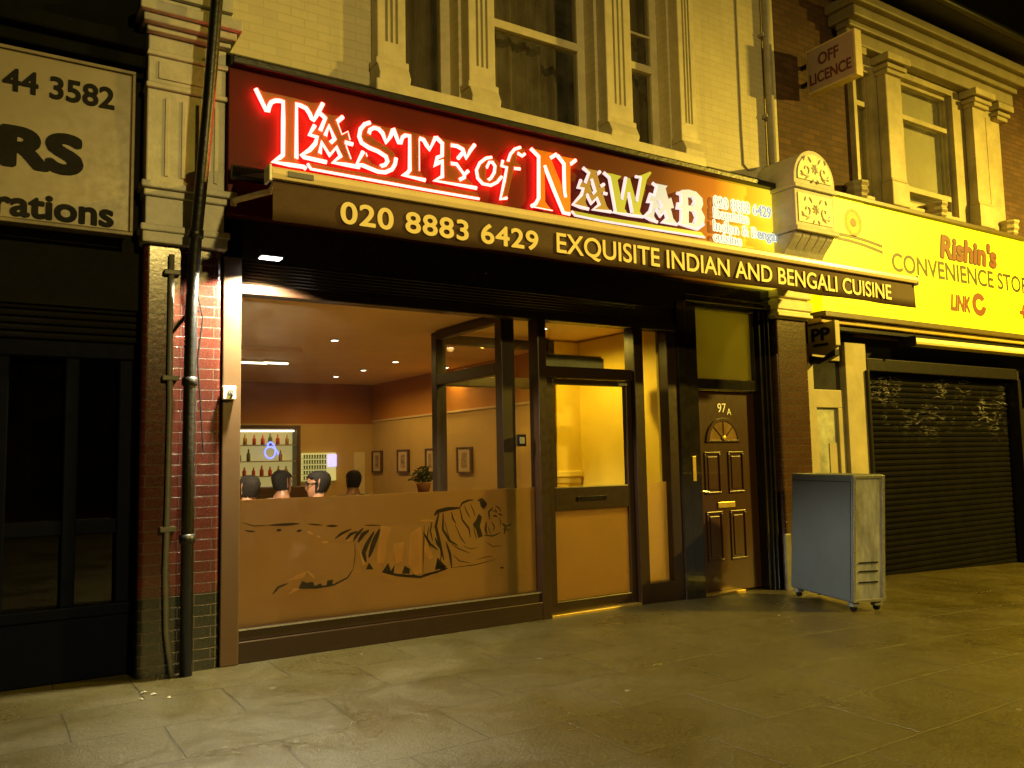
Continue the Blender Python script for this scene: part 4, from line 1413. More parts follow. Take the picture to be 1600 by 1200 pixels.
# W
letter(K5, [(15, 235), (130, 255), (245, 285), (195, 335), (245, 590), (300, 295), (350, 310), (430, 610), (470, 320), (420, 285), (520, 260), (600, 225), (620, 245), (560, 330), (470, 720), (512, 790), (330, 768), (382, 748), (325, 490), (283, 690), (325, 758), (130, 735), (172, 720), (80, 310)],
       [[(20, 240), (90, 305), (165, 725), (135, 738), (325, 768), (510, 792)], [(296, 300), (245, 575)], [(328, 492), (375, 740)], [(420, 290), (482, 302), (432, 600)]], face_mat='face_lime', glow='neon_pale')
# A
letter(K5, [(625, 365), (820, 405), (795, 440), (830, 570), (865, 550), (900, 680), (860, 690), (890, 810), (945, 885), (740, 865), (810, 810), (780, 720), (725, 790), (665, 690), (650, 780), (690, 858), (517, 790), (600, 720), (625, 610), (562, 610), (600, 505), (650, 530), (680, 420)],
       [[(630, 370), (678, 415), (648, 528), (600, 508), (564, 608), (622, 612), (598, 720), (520, 790), (600, 825), (690, 857)], [(706, 592), (742, 655), (718, 690)], [(667, 692), (725, 788), (780, 722), (808, 810), (743, 864), (935, 888)]], [[(706, 585), (738, 640), (716, 650)]], face_mat='face_silver', glow='neon_pale')
# B
letter(K5, [(930, 490), (1000, 455), (1080, 450), (1180, 480), (1255, 560), (1265, 640), (1240, 700), (1285, 790), (1275, 890), (1190, 950), (940, 880), (985, 850), (985, 690), (930, 690), (945, 625), (985, 630), (985, 520)],
       [[(935, 495), (983, 518), (985, 630), (945, 627), (932, 688), (985, 692), (985, 850), (945, 880), (1080, 915), (1190, 947), (1270, 885)], [(1130, 540), (1153, 600), (1130, 648)], [(1140, 722), (1172, 800), (1148, 868)]],
       [[(1075, 545), (1125, 560), (1145, 610), (1120, 648), (1080, 650)], [(1085, 715), (1135, 735), (1162, 800), (1140, 868), (1085, 868)]], face_mat='face_silver', glow='neon_pale')
# underline of the last word
letter(IM, [(892.5, 329), (940, 338.5), (1020, 351), (1095, 363), (1103, 373), (1020, 359), (940, 346), (897.5, 337.5)], [[(892.5, 330), (898, 337), (940, 345.5), (1020, 358.5), (1100, 371)]], face_mat='face_lime', glow='neon_pale', r=0.012)

# small lit text at the right end
rows_ = [("020 8883 6429", (1115, 306), (1115, 322), (1205, 338), 0), ("Exquisite", (1115, 324), (1115, 339), (1170, 348), 1), ("Indian & Bengali", (1115, 344), (1115, 359), (1218, 377), 1), ("cuisine", (1115, 365), (1115, 376), (1159, 384), 2)]
for s, pt, pb, pr, kind in rows_:
    xa, zt = at(*pt, -0.165)
    _, zb = at(*pb, -0.165)
    xb, _ = at(*pr, -0.165)
    x0, x1, y0, y1 = text_box(s)
    # cap height for lines with capitals, x height for the last one
    cap = CAP
    fb_ = (x0, x1, 0.0, cap)
    if kind == 2:
        zt = zb + (zt - zb) * 1.32
    lettering("lit_halo", s, xa, xb, zb, zt, -0.160, MT['halo'], SG, bold=0.075, depth=0.003, fitbox=fb_)
    lettering("lit_outline", s, xa, xb, zb, zt, -0.1655, MT['halo_line'], SG, bold=0.025, depth=0.002, fitbox=fb_)
    lettering("lit_text", s, xa, xb, zb, zt, -0.170, MT['halo_face'], SG, bold=0.0, depth=0.002, fitbox=fb_)

# ------------------------------------------------------------------ awning
AX0, AX1, AY = 1.485, 8.445, -1.22
AW = thing("awning", "half open brown awning with cream rail and lettered valance over the restaurant front", "awning", (4.96, -0.6, 3.0))
vb = MB()
n = 90
rowsv = []
for zf in (0, 0.33, 0.66, 1):
    row = []
    for k in range(n + 1):
        u = k / n
        x = AX0 + 0.02 + (AX1 - AX0 - 0.03) * u
        y = AY - 0.004 + 0.006 * math.sin(u * 43) * zf + 0.004 * math.sin(u * 97 + 1) * zf
        z_ = 3.245 - (3.245 - 2.97) * zf + 0.003 * math.sin(u * 31) * zf
        row.append((x, y, z_))
    rowsv.append(row)
fr_ = [[vb.bm.verts.new(p) for p in r_] for r_ in rowsv]
bk_ = [[vb.bm.verts.new((p[0], p[1] + 0.004, p[2])) for p in r_] for r_ in rowsv]
for g_ in (fr_, bk_):
    for a, b_ in zip(g_, g_[1:]):
        for k in range(n):
            vb.bm.faces.new((a[k], a[k + 1], b_[k + 1], b_[k]))
for k in range(n):
    vb.bm.faces.new((fr_[-1][k], fr_[-1][k + 1], bk_[-1][k + 1], bk_[-1][k]))
vb.build("valance", MT['awning'], AW, smooth=True)
bar_prof = [(AY - 0.035, 3.232), (AY - 0.048, 3.262), (AY - 0.045, 3.292), (AY - 0.028, 3.310), (AY + 0.04, 3.312), (AY + 0.06, 3.29), (AY + 0.06, 3.24), (AY + 0.02, 3.232)]
MB().xprism(bar_prof, AX0, AX1).build("front_rail", MT['awning_bar'], AW, 0.006)
MB().box(AX0 - 0.018, AX0 - 0.0005, AY - 0.05, AY + 0.065, 3.21, 3.318).build("rail_end_cap", MT['white_plastic'], AW, 0.006)
MB().box(AX1 + 0.0005, AX1 + 0.018, AY - 0.05, AY + 0.065, 3.21, 3.318).build("rail_end_cap", MT['white_plastic'], AW, 0.006)
MB().box(AX0 + 0.10, AX0 + 0.27, AY - 0.052, AY - 0.047, 3.252, 3.288).build("maker_plate", MT['pipe_grey'], AW, 0.002)
# fabric from the wall roller down to the rail
fbm = MB()
A = [(1.55, -0.14, 3.60), (8.0, -0.14, 3.60), (8.40, AY + 0.05, 3.30), (1.50, AY + 0.05, 3.30)]
fbm.quad(*A)
fbm.quad(*[(p[0], p[1], p[2] - 0.004) for p in A])
fbm.build("canopy_fabric", MT['awning'], AW)
MB().tube([(1.50, -0.19, 3.60), (7.5, -0.19, 3.60)], 0.055, 14).build("roller", MT['black_steel'], AW, smooth=True)
for xx, e in ((1.53, 0.12), (7.46, -0.12)):
    o = MB().box(xx - 0.022, xx + 0.022, -0.16, -0.06, 3.36, 3.46).tube([(xx, -0.13, 3.40), (xx + e, -0.66, 3.34)], 0.024, 8).tube([(xx + e, -0.66, 3.335), (xx + 0.02, AY + 0.06, 3.27)], 0.02, 8).build("folding_arm", MT['awning_bar'], AW, 0.004)


def vtext(s, l, r, tl, bl):
    x0, _ = at(*l, AY - 0.01)
    x1, _ = at(*r, AY - 0.01)
    return x0, x1


xa, _ = at(533, 335, AY - 0.012)
xb, _ = at(840, 372, AY - 0.012)
tb = text_box("020 8883 6429", 0.02, spacing=1.06)
lettering("valance_lettering", "020 8883 6429", xa, xb, 3.012, 3.155, AY - 0.0125, MT['gold_letter'], AW, bold=0.022, depth=0.0015, spacing=1.06)
xa, _ = at(870, 380, AY - 0.012)
xb, _ = at(1392, 455, AY - 0.012)
bx = text_box("EXQUISITE INDIAN AND BENGALI CUISINE", 0.016)
lettering("valance_lettering", "EXQUISITE INDIAN AND BENGALI CUISINE", xa, xb, 3.022, 3.172, AY - 0.0125, MT['gold_letter'], AW, bold=0.014, depth=0.0015, fitbox=(bx[0], bx[1], 0.0, CAP))

# ------------------------------------------------------------------ floodlight and switch box
fx, fz = at(425, 400, -0.34)
F = thing("floodlight", "small white floodlight tucked under the awning above the window", "floodlight", (fx, -0.3, fz))
b = MB().box(fx - 0.09, fx + 0.09, -0.36, -0.24, fz - 0.008, fz + 0.05)
b.build("floodlight_body", MT['black_steel'], F, 0.01)
MB().box(fx - 0.075, fx + 0.075, -0.352, -0.262, fz - 0.014, fz - 0.0085).build("floodlight_lens", MT['flood_lens'], F, 0.002)
MB().tube([(fx, -0.24, fz + 0.03), (fx, -0.03, fz + 0.06)], 0.012, 8).build("floodlight_bracket", MT['black_steel'], F)
lamp("floodlight_beam", 'SPOT', (fx, -0.30, fz - 0.03), 1650, (1.0, 0.90, 0.58), None, target=(fx - 0.10, -0.62, 0), spot_size=math.radians(152), spot_blend=0.2, shadow_soft_size=0.05)

sx, sz = at(357, 614, -0.09)
S = thing("switch_box", "square white key switch box on the bronze post left of the window", "switch", (sx, -0.08, sz))
MB().box(sx - 0.045, sx + 0.045, -0.125, -0.0765, sz - 0.05, sz + 0.05).build("switch_case", MT['white_plastic'], S, 0.006)
MB().lathe((sx + 0.008, -0.134, sz + 0.004), [(0.02, 0.0), (0.024, 0.004), (0.024, 0.0085)], 14, 'Y').build("key_barrel", MT['steel'], S)
MB().tube([(sx + 0.008, -0.135, sz), (sx + 0.012, -0.15, sz - 0.02), (sx, -0.14, sz - 0.045)], 0.006, 6).build("key_loop", MT['ink'], S)
kx, kz = at(818, 688, -0.02)
K = thing("entry_keypad", "small black entry keypad mounted beside the glass restaurant door", "keypad", (kx, 0.0, kz))
MB().box(kx - 0.05, kx + 0.045, -0.0, 0.0295, kz - 0.055, kz + 0.055).build("keypad_case", MT['black_gloss'], K, 0.005)
MB().box(kx - 0.028, kx + 0.024, -0.004, -0.0005, kz - 0.03, kz + 0.03).build("keypad_face", MT['steel'], K)

# ------------------------------------------------------------------ pillars with plaster consoles
def carve(b, cx, cz, w_, y):
    """a small flower between two leafy scrolls, in low relief"""
    def leaf(px, pz, a, ln, wd):
        ca, sa = math.cos(a), math.sin(a)
        rows_ = []
        for i in range(5):
            u = i / 4
            hw_ = wd * math.sin(PI * (0.1 + 0.8 * u))
            c_ = (px + ca * ln * u, pz + sa * ln * u)
            rows_.append([b.bm.verts.new((c_[0] - sa * hw_, y, c_[1] + ca * hw_)), b.bm.verts.new((c_[0], y - 0.016 * math.sin(PI * (0.15 + 0.7 * u)), c_[1])), b.bm.verts.new((c_[0] + sa * hw_, y, c_[1] - ca * hw_))])
        for A_, B_ in zip(rows_, rows_[1:]):
            b.bm.faces.new((A_[0], A_[1], B_[1], B_[0]))
            b.bm.faces.new((A_[1], A_[2], B_[2], B_[1]))
    for k in range(7):
        leaf(cx, cz, 2 * PI * k / 7 + 0.3, 0.062, 0.020)
    b.lathe((cx, y - 0.004, cz), [(0.016, 0.0), (0.012, -0.014), (0.004, -0.02)], 8, 'Y')
    for s_ in (-1, 1):
        sp_ = [(cx + s_ * (0.155 + (0.012 + 0.012 * t) * math.cos(t * 0.9)), y - 0.004, cz - 0.02 + (0.012 + 0.012 * t) * math.sin(t * 0.9)) for t in [0.6 * i for i in range(12)]]
        b.tube(sp_, 0.010, 6)
        for (dx, dz, a, ln) in ((0.06, 0.07, 0.9, 0.08), (0.10, -0.09, -0.5, 0.09), (0.19, 0.075, 1.9, 0.06), (0.20, -0.10, 0.3, 0.05), (0.03, -0.12, -1.0, 0.05)):
            leaf(cx + s_ * dx, cz + dz, a if s_ > 0 else PI - a, ln, 0.018)


def console(name_parent, x0, x1):
    """the scrolled plaster bracket over a shop pillar"""
    cx = (x0 + x1) / 2
    hw = (x1 - x0) / 2
    # arched-top block running back to the wall
    b = MB()
    top = [(x0, 4.44)] + [(cx - hw * math.cos(PI * k / 20), 4.50 + 0.36 * math.sin(PI * k / 20)) for k in range(21)] + [(x1, 4.44)]
    b.plate(top, -0.45, 0.098)
    o = b.build("console_head", MT['plaster'], name_parent, 0.012)
    b = MB()
    inn = [(x0 + 0.06, 4.50)] + [(cx - (hw - 0.06) * math.cos(PI * k / 16), 4.54 + 0.27 * math.sin(PI * k / 16)) for k in range(17)] + [(x1 - 0.06, 4.50)]
    b.plate(inn, -0.462, -0.4505)
    carve(b, cx, 4.64, 0.26, -0.462)
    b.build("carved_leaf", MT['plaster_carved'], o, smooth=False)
    b = MB()
    b.box(x0 - 0.012, x1 + 0.012, -0.475, 0.098, 4.39, 4.44)
    b.box(x0 + 0.01, x1 - 0.01, -0.44, 0.098, 3.955, 4.39)
    b.box(x0 - 0.015, x1 + 0.015, -0.475, 0.098, 3.90, 3.955)
    o = b.build("console_block", MT['plaster'], name_parent, 0.01)
    b = MB()
    b.box(x0 + 0.06, x1 - 0.06, -0.450, -0.4405, 4.01, 4.34)
    carve(b, cx, 4.175, 0.27, -0.450)
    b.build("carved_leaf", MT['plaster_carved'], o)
    # fluted tail that sweeps back
    b = MB()
    nfl = 5
    for k in range(nfl):
        a0 = x0 + 0.012 + (x1 - x0 - 0.024) * k / nfl + 0.006
        a1 = x0 + 0.012 + (x1 - x0 - 0.024) * (k + 1) / nfl - 0.006
        pr = [(0.098, 3.90), (-0.43, 3.90)] + [(-0.43 + 0.24 * math.sin(PI / 2 * q / 8) ** 1.4, 3.90 - 0.36 * q / 8) for q in range(1, 9)] + [(0.098, 3.54)]
        b.xprism(pr, a0, a1)
    b.xprism([(0.098, 3.899), (-0.40, 3.899), (-0.17, 3.545), (0.098, 3.545)], x0 + 0.014, x1 - 0.014)
    b.build("console_tail", MT['plaster'], name_parent, 0.006)


PL = thing("tiled_pillar", "burgundy glazed brick pillar under a tall white plaster bracket, behind the black downpipe", "pillar", (1.2, 0, 0), "glazed brick pillars either side of the restaurant")
# left pillar: shaft in two faces with a shallow step between
sh = MB()
prof = []
XL, XR = 0.93, 1.475
for k in range(7):
    a = PI / 2 * k / 6
    prof.append((XL + 0.04 - 0.04 * math.cos(a), -0.03 - 0.04 * math.sin(a)))
for k in range(7):
    a = PI / 2 * (1 - k / 6)
    prof.append((XR - 0.04 + 0.04 * math.cos(a), -0.03 - 0.04 * math.sin(a)))
prof += [(XR, 0.2), (XL, 0.2)]


def zprism(b, prof, z0, z1):
    lo = [b.bm.verts.new((p[0], p[1], z0)) for p in prof]
    hi = [b.bm.verts.new((p[0], p[1], z1)) for p in prof]
    b.caps(lo, hi)
    for i in range(len(prof)):
        j = (i + 1) % len(prof)
        b.bm.faces.new((lo[i], lo[j], hi[j], hi[i]))


zprism(sh, prof, -0.02, 3.02)
sh.build("pillar_shaft", MT['tile'], PL)
# plaster pilaster with its mouldings
cp = MB()
for (y, z0, z1, e) in ((-0.13, 3.02, 3.10, 0.02), (-0.145, 3.10, 3.15, 0.035), (-0.10, 3.15, 3.36, 0.0), (-0.125, 3.36, 3.41, 0.015), (-0.155, 3.41, 3.46, 0.035),
                       (-0.09, 3.46, 4.16, 0.0), (-0.115, 4.16, 4.20, 0.012), (-0.10, 4.20, 4.40, 0.0), (-0.12, 4.40, 4.44, 0.014), (-0.10, 4.44, 4.56, 0.0),
                       (-0.16, 4.56, 4.60, 0.02), (-0.22, 4.60, 4.66, 0.05), (-0.27, 4.66, 4.74, 0.08), (-0.20, 4.74, 4.80, 0.02)):
    cp.box(XL - e, XR + e, y, 0.098, z0, z1)
cp.build("plaster_pilaster", MT['plaster'], PL, 0.010, False, 2)
fl_ = MB()
for k in range(4):
    c = XL + 0.135 + k * 0.115
    fl_.box(c - 0.014, c + 0.014, -0.1015, -0.0905, 3.52, 4.10)
fl_.box(XL + 0.07, XL + 0.40, -0.1115, -0.1005, 4.235, 4.365)
fl_.build("pilaster_flute", MT['plaster'], PL, 0.004)
hd = MB()
cx, hw = (XL + XR) / 2, 0.29
hd.plate([(cx - hw, 4.80)] + [(cx - hw * math.cos(PI * k / 20), 4.86 + 0.30 * math.sin(PI * k / 20)) for k in range(21)] + [(cx + hw, 4.80)], -0.24, 0.098)
hd.build("console_head", MT['plaster'], PL, 0.012)

PR = thing("tiled_pillar", "dark glazed brick pillar between the brown flat door and the convenience store, carved white bracket above", "pillar", (7.8, 0, 0), "glazed brick pillars either side of the restaurant")
sh = MB()
XL2, XR2 = 7.556, 8.10
prof2 = [(p[0] - XL + XL2, p[1] - 0.01) for p in prof]
zprism(sh, prof2, -0.12, 2.97)
sh.build("pillar_shaft", MT['dark_tile'], PR)
cp = MB()
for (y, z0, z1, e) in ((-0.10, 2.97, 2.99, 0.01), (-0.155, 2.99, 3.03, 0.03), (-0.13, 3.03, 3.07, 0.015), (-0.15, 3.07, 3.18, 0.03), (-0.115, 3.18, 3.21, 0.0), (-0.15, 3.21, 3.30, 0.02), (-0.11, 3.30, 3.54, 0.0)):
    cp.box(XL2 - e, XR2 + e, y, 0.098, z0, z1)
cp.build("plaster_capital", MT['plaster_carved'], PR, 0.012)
MB().box(7.52, 7.62, -0.105, -0.075, -0.1, 0.55).build("grey_plinth", MT['pipe_grey'], PR, 0.01)
console(PR, 7.53, 8.24)

# ------------------------------------------------------------------ pipes and cables
q = [at(300, 1055, -0.16), at(300, 800, -0.16), at(300, 600, -0.16)]
dp = thing("downpipe", "fat black downpipe running up the left tiled pillar and over its plaster bracket", "pipe", (1.27, -0.16, 0))
MB().tube([(1.235, -0.16, -0.01), (1.232, -0.16, 1.6), (1.235, -0.17, 2.6), (1.245, -0.24, 3.05), (1.258, -0.34, 3.45), (1.29, -0.38, 4.0), (1.335, -0.40, 4.8), (1.37, -0.40, 6.5)], 0.043, 14).build("pipe_run", MT['pipe_black'], dp, smooth=True)
for zz, xx, yy in ((0.9, 1.232, -0.16), (2.0, 1.233, -0.16), (3.05, 1.245, -0.24)):
    MB().lathe((xx, yy, zz), [(0.044, 0), (0.054, 0.006), (0.054, 0.06), (0.044, 0.066)], 16).build("pipe_collar", MT['pipe_black'], dp, smooth=True)
dk = thing("wall_conduit", "thin grey conduit clipped down the left face of the burgundy pillar", "conduit", (1.11, -0.1, 0))
MB().tube([(1.112, -0.095, 2.95), (1.112, -0.095, 2.1), (1.117, -0.095, 1.9), (1.113, -0.095, 1.2), (1.104, -0.10, 0.7), (1.115, -0.10, 0.3), (1.15, -0.14, -0.01)], 0.020, 10).build("conduit_run", MT['pipe_grey'], dk, smooth=True)
for zz in (2.82, 2.06, 1.0):
    MB().box(1.06, 1.17, -0.122, -0.071, zz - 0.018, zz + 0.018).build("conduit_clip", MT['pipe_grey'], dk, 0.006)
cb = MB()
cb.tube([(1.30, -0.13, 3.06), (1.285, -0.11, 2.7), (1.33, -0.10, 2.5), (1.30, -0.09, 2.2), (1.32, -0.10, 1.9), (1.34, -0.12, 1.55), (1.355, -0.13, 1.5), (1.335, -0.115, 1.58)], 0.006, 6)
cb.tube([(1.10, -0.09, 2.35), (1.2, -0.13, 2.5), (1.30, -0.10, 2.56)], 0.012, 6)
tag(cb.build("loose_cable", MT['rubber'], None), "loose black cables hooked between the conduit and the downpipe on the pillar", "cable")
dg_ = thing("drainpipe", "slim grey drainpipe down the cream brick wall above the carved bracket", "pipe", (7.78, 0, 4.7))
MB().tube([(7.78, 0.03, 4.55), (7.78, 0.03, 8.6)], 0.05, 12).build("pipe_run", MT['lilac_reveal'], dg_, smooth=True)
for zz in (5.4, 6.4):
    MB().box(7.70, 7.86, 0.02, 0.098, zz, zz + 0.04).build("pipe_bracket", MT['lilac_reveal'], dg_, 0.005)
tag(MB().tube([(7.335, 0.088, 8.6), (7.335, 0.088, 5.2), (7.345, 0.088, 4.78), (7.42, 0.088, 4.72), (7.55, 0.088, 4.76)], 0.010, 8).build("wall_cable", MT['lilac_reveal'], None), "thin cable pinned down the cream wall left of the grey drainpipe", "cable")

# ------------------------------------------------------------------ the shop on the left
LS = thing("neighbouring_shop", "dark navy closed shopfront under the cream sign at the left edge", "shop", (-1.2, 0.1, 0))
MB().box(-4.0, 0.925, 0.0, 0.4, 4.25, 8.6).build("upper_wall", MT['dark_render'], LS)
MB().box(-4.0, 0.925, -0.16, 0.0, 4.40, 4.52).box(-4.0, 0.925, -0.08, 0.0, 4.30, 4.40).build("shop_cornice", MT['dark_render'], LS, 0.02)
MB().box(-4.0, 0.925, 0.05, 0.4, 2.55, 4.25).build("sign_backing", MT['black'], LS)
sl = MB()
for k in range(9):
    sl.lathe((-4.0, 0.10, 2.34 + 0.05 * k), [(0.022, 0), (0.022, 4.92)], 8, 'X')
sl.build("shutter_roll", MT['black'], LS)
nf = MB()
nf.box(-4.0, 0.925, 0.14, 0.30, 0.0, 0.42).box(-4.0, 0.925, 0.12, 0.30, 2.20, 2.34).box(-4.0, 0.925, 0.12, 0.30, 0.42, 0.50).box(-4.0, 0.925, 0.15, 0.30, 0.98, 1.08)
for x in (-3.2, -2.4, -1.6, -0.75, 0.10, 0.52, 0.86):
    nf.box(x - 0.045, x + 0.045, 0.13, 0.29, 0.5, 2.2)
nf.build("navy_shopfront", MT['navy'], LS, 0.01)
for x0, x1 in ((-0.705, 0.055), (0.145, 0.475), (0.565, 0.815), (-1.555, -0.795)):
    MB().box(x0, x1, 0.22, 0.228, 0.5, 2.2).build("shop_pane", clear_glass("dark_shop_glass", (0.3, 0.3, 0.36), 0.002), LS)
MB().box(-4.0, 0.925, 1.6, 1.7, 0, 2.6).box(-4, 0.925, 0.3, 1.6, -0.02, 0.0).build("unlit_interior", plain("unlit_shop", (0.014, 0.016, 0.022), 0.8), LS)

LSG = thing("shop_sign_board", "faded cream sign board with black lettering cut off by the left edge", "sign", (-0.5, -0.15, 3.05))
MB().box(-3.0, 0.82, -0.16, 0.045, 3.06, 4.19).build("sign_panel", MT['sign_cream'], LSG, 0.01)
lb_ = MB().box(-3.02, 0.842, -0.175, -0.1605, 4.19, 4.215).box(-3.02, 0.842, -0.175, -0.1605, 3.035, 3.06).box(0.82, 0.842, -0.175, -0.1605, 3.06, 4.19)
lb_.build("sign_edging", plain("worn_sign_edging", (0.16, 0.13, 0.08), 0.5), LSG, 0.004)


def board_text(s, left, right, top, bot, bold):
    xa, _ = at(*left, -0.163)
    xb, _ = at(*right, -0.163)
    zt = at(*top, -0.163)[1]
    zb = at(*bot, -0.163)[1]
    x0, x1, y0, y1 = text_box(s, bold)
    lettering("sign_lettering", s, xa, xb, zb, zt, -0.1605, MT['ink'], LSG, bold=bold, depth=0.003, fitbox=(x0, x1, 0.0, CAP))


board_text("44 3582", (5, 130), (178, 150), (100, 124), (100, 156), 0.03)
board_text("RS", (6, 235), (124, 240), (60, 207), (60, 262), 0.062)
board_text("rations", (-8, 320), (176, 332), (75, 305), (75, 342), 0.035)

# ------------------------------------------------------------------ the brick building on the right
RB = thing("brick_building", "dark brick building with a cream three light window above the convenience store", "building", (11.5, 0.1, 0))
BZ0, BZ1 = 4.74, 6.62
WIN2 = [(9.46, 9.80, BZ0, 6.42), (10.47, 11.72, BZ0, 6.55), (12.36, 12.62, BZ0, 6.42)]
wall_with_holes("brick_wall", MT['brown_brick'], RB, 7.99, 26.0, 2.9, 7.6, [(9.40, 13.0, 4.5, 6.9)], 0.10, 0.45)
wall_with_holes("bay_surround", MT['bay_paint'], RB, 9.40, 13.0, 4.5, 6.9, WIN2, 0.02, 0.30)
for x0, x1 in ((9.90, 10.22), (12.0, 12.34), (9.20, 9.40), (12.82, 13.06)):
    tall = x1 - x0 > 0.25
    cols = MB()
    y = -0.12 if tall else -0.02
    if tall:
        cols.box(x0, x1, y, 0.018, 4.95, 6.45)
        cols.box(x0 - 0.03, x1 + 0.03, y - 0.03, 0.018, 4.62, 4.95)
        cols.box(x0 - 0.02, x1 + 0.02, y - 0.02, 0.018, 4.95, 4.99)
    for k, (zz, e) in enumerate(((6.40, 0.03), (6.46, 0.06), (6.54, 0.10))):
        cols.box(x0 - e, x1 + e, y - 0.02 - e, 0.018 if tall else 0.098, zz, zz + (0.06 if k < 2 else 0.10))
    cols.build("bay_column", MT['bay_paint'], RB, 0.014)
MB().box(9.1, 13.15, -0.14, 0.018, 6.642, 6.82).box(9.08, 13.18, -0.20, 0.018, 6.82, 6.90).box(9.04, 13.22, -0.30, 0.098, 6.90, 7.04).box(8.98, 13.28, -0.38, 0.098, 7.04, 7.16).build("bay_cornice", MT['door_cream'], RB, 0.02)
MB().box(9.2, 13.1, -0.16, 0.018, 4.50, 4.60).build("bay_sill", MT['bay_paint'], RB, 0.015)
for i, (x0, x1, z0, z1) in enumerate(WIN2):
    f = MB()
    t_ = 0.05 if i == 1 else 0.025
    f.box(x0, x0 + t_, 0.10, 0.18, z0, z1).box(x1 - t_, x1, 0.10, 0.18, z0, z1).box(x0 + t_, x1 - t_, 0.10, 0.18, z1 - t_, z1)
    zr = 5.98 if i != 1 else 6.0
    f.box(x0 + t_, x1 - t_, 0.09, 0.18, zr, zr + 0.07).box(x0 + t_, x1 - t_, 0.10, 0.18, z0, z0 + 0.10)
    if i == 1:
        f.box(x0 + t_, x1 - t_, 0.09, 0.18, 4.98, 5.06)
    fo = f.build("bay_window", MT['bay_paint'], RB, 0.006)
    MB().box(x0 + t_ * .8, x1 - t_ * .8, 0.14, 0.146, z0, z1 - 0.02).build("pane", MT['upper_glass'], fo)
    MB().box(x0 + 0.01, x1 - 0.01, 0.24, 0.25, z0, z1).build("blind", MT['net'], fo)
for xx in (9.28, 11.05, 12.95):
    b = MB()
    b.lathe((xx, -0.03, 4.62), [(0.10, 0), (0.13, 0.03), (0.12, 0.06), (0.15, 0.10), (0.13, 0.15), (0.155, 0.19), (0.15, 0.22)], 9)
    b.build("carved_boss", MT['bay_paint'], RB, 0.006)
rf = MB()
rf.xprism([(-0.62, 7.30), (-0.62, 7.40), (0.10, 7.62), (4.0, 10.6), (4.0, 10.4), (0.46, 7.40), (0.10, 7.30)], 8.0, 26.0)
rf.build("roof", MT['slate'], RB)
MB().box(8.0, 26.0, -0.70, -0.60, 7.26, 7.36).build("gutter", MT['pipe_black'], RB, 0.03)
gbl = MB()
gbl.plate([(11.0, 7.62), (16.5, 7.62), (13.6, 10.2)], -0.02, 0.3)
gbl.build("gable", MT['slate'], RB)
# ground floor of the store
MB().box(8.105, 9.22, 0.10, 0.35, 2.78, 2.95).box(8.105, 26, 0.2, 0.5, 2.62, 2.95).build("store_lintel", MT['black'], RB)
sd = MB()
sd.box(8.16, 8.40, 0.09, 0.25, -0.16, 2.74).box(8.40, 8.98, 0.11, 0.22, 1.98, 2.20).box(8.40, 8.98, 0.11, 0.22, -0.16, 0.9)
sd.box(8.40, 8.46, 0.11, 0.2, 0.9, 1.98).box(8.86, 8.98, 0.11, 0.2, 0.9, 1.98).box(8.98, 9.40, 0.06, 0.3, -0.18, 2.80).box(8.40, 8.98, 0.11, 0.22, 2.56, 2.74)
sdo = sd.build("side_door", MT['door_cream'], RB, 0.008)
MB().box(8.40, 8.98, 0.15, 0.158, 2.20, 2.56).build("door_light", plain("dark_door_glass", (0.03, 0.03, 0.03), 0.1), sdo)
MB().box(8.46, 8.86, 0.15, 0.158, 0.9, 1.98).build("door_pane", plain("greyed_door_glass", (0.30, 0.31, 0.26), 0.2, var=0.5, scale=3), sdo)
MB().box(8.70, 8.86, 0.14, 0.149, 0.9, 1.55).build("door_notice", MT['door_cream'], sdo)

SH = thing("roller_shutter", "dark closed roller shutter with pale streaks below the yellow store sign", "shutter", (11.3, 0.2, 0))
b = MB()
zz = -0.24
x0, x1 = 9.405, 13.0
k = 0
while zz < 2.44:
    pr = [(0.20, zz), (0.186, zz + 0.008), (0.180, zz + 0.036), (0.185, zz + 0.064), (0.197, zz + 0.072), (0.20, zz + 0.072)]
    b.xprism(pr, x0, x1)
    zz += 0.0745
b.build("slats", MT['shutter'], SH)
MB().box(9.40, 13.05, 0.05, 0.30, 2.46, 2.62).build("shutter_hood", MT['black_steel'], SH, 0.01)
for x0, x1 in ((9.36, 9.404), (13.0, 13.08)):
    MB().box(x0, x1, 0.02, 0.22, -0.24, 2.46).build("guide_rail", MT['black_steel'], SH, 0.006)
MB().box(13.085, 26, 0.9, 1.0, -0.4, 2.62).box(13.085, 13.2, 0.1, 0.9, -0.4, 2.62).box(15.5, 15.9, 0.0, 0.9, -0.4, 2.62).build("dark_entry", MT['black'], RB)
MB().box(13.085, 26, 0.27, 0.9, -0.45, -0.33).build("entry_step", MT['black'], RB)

YS = thing("store_sign", "glowing yellow convenience store sign with red and olive lettering", "sign", (12, -0.1, 3.05))
MB().box(8.30, 19.0, -0.16, 0.098, 3.10, 4.53).build("sign_panel", MT['yellow_sign'], YS, 0.004)
MB().box(8.28, 19.02, -0.20, 0.098, 4.532, 4.59).build("top_trim", MT['sign_trim'], YS, 0.008)
MB().box(8.28, 19.02, -0.21, 0.098, 3.03, 3.098).build("bottom_trim", MT['sign_trim'], YS, 0.008)
MB().box(8.28, 19.02, -0.15, 0.05, 2.965, 3.025).build("bottom_trim", plain("brass_trim", (0.38, 0.28, 0.05), 0.4), YS, 0.008)
PY = -0.1605


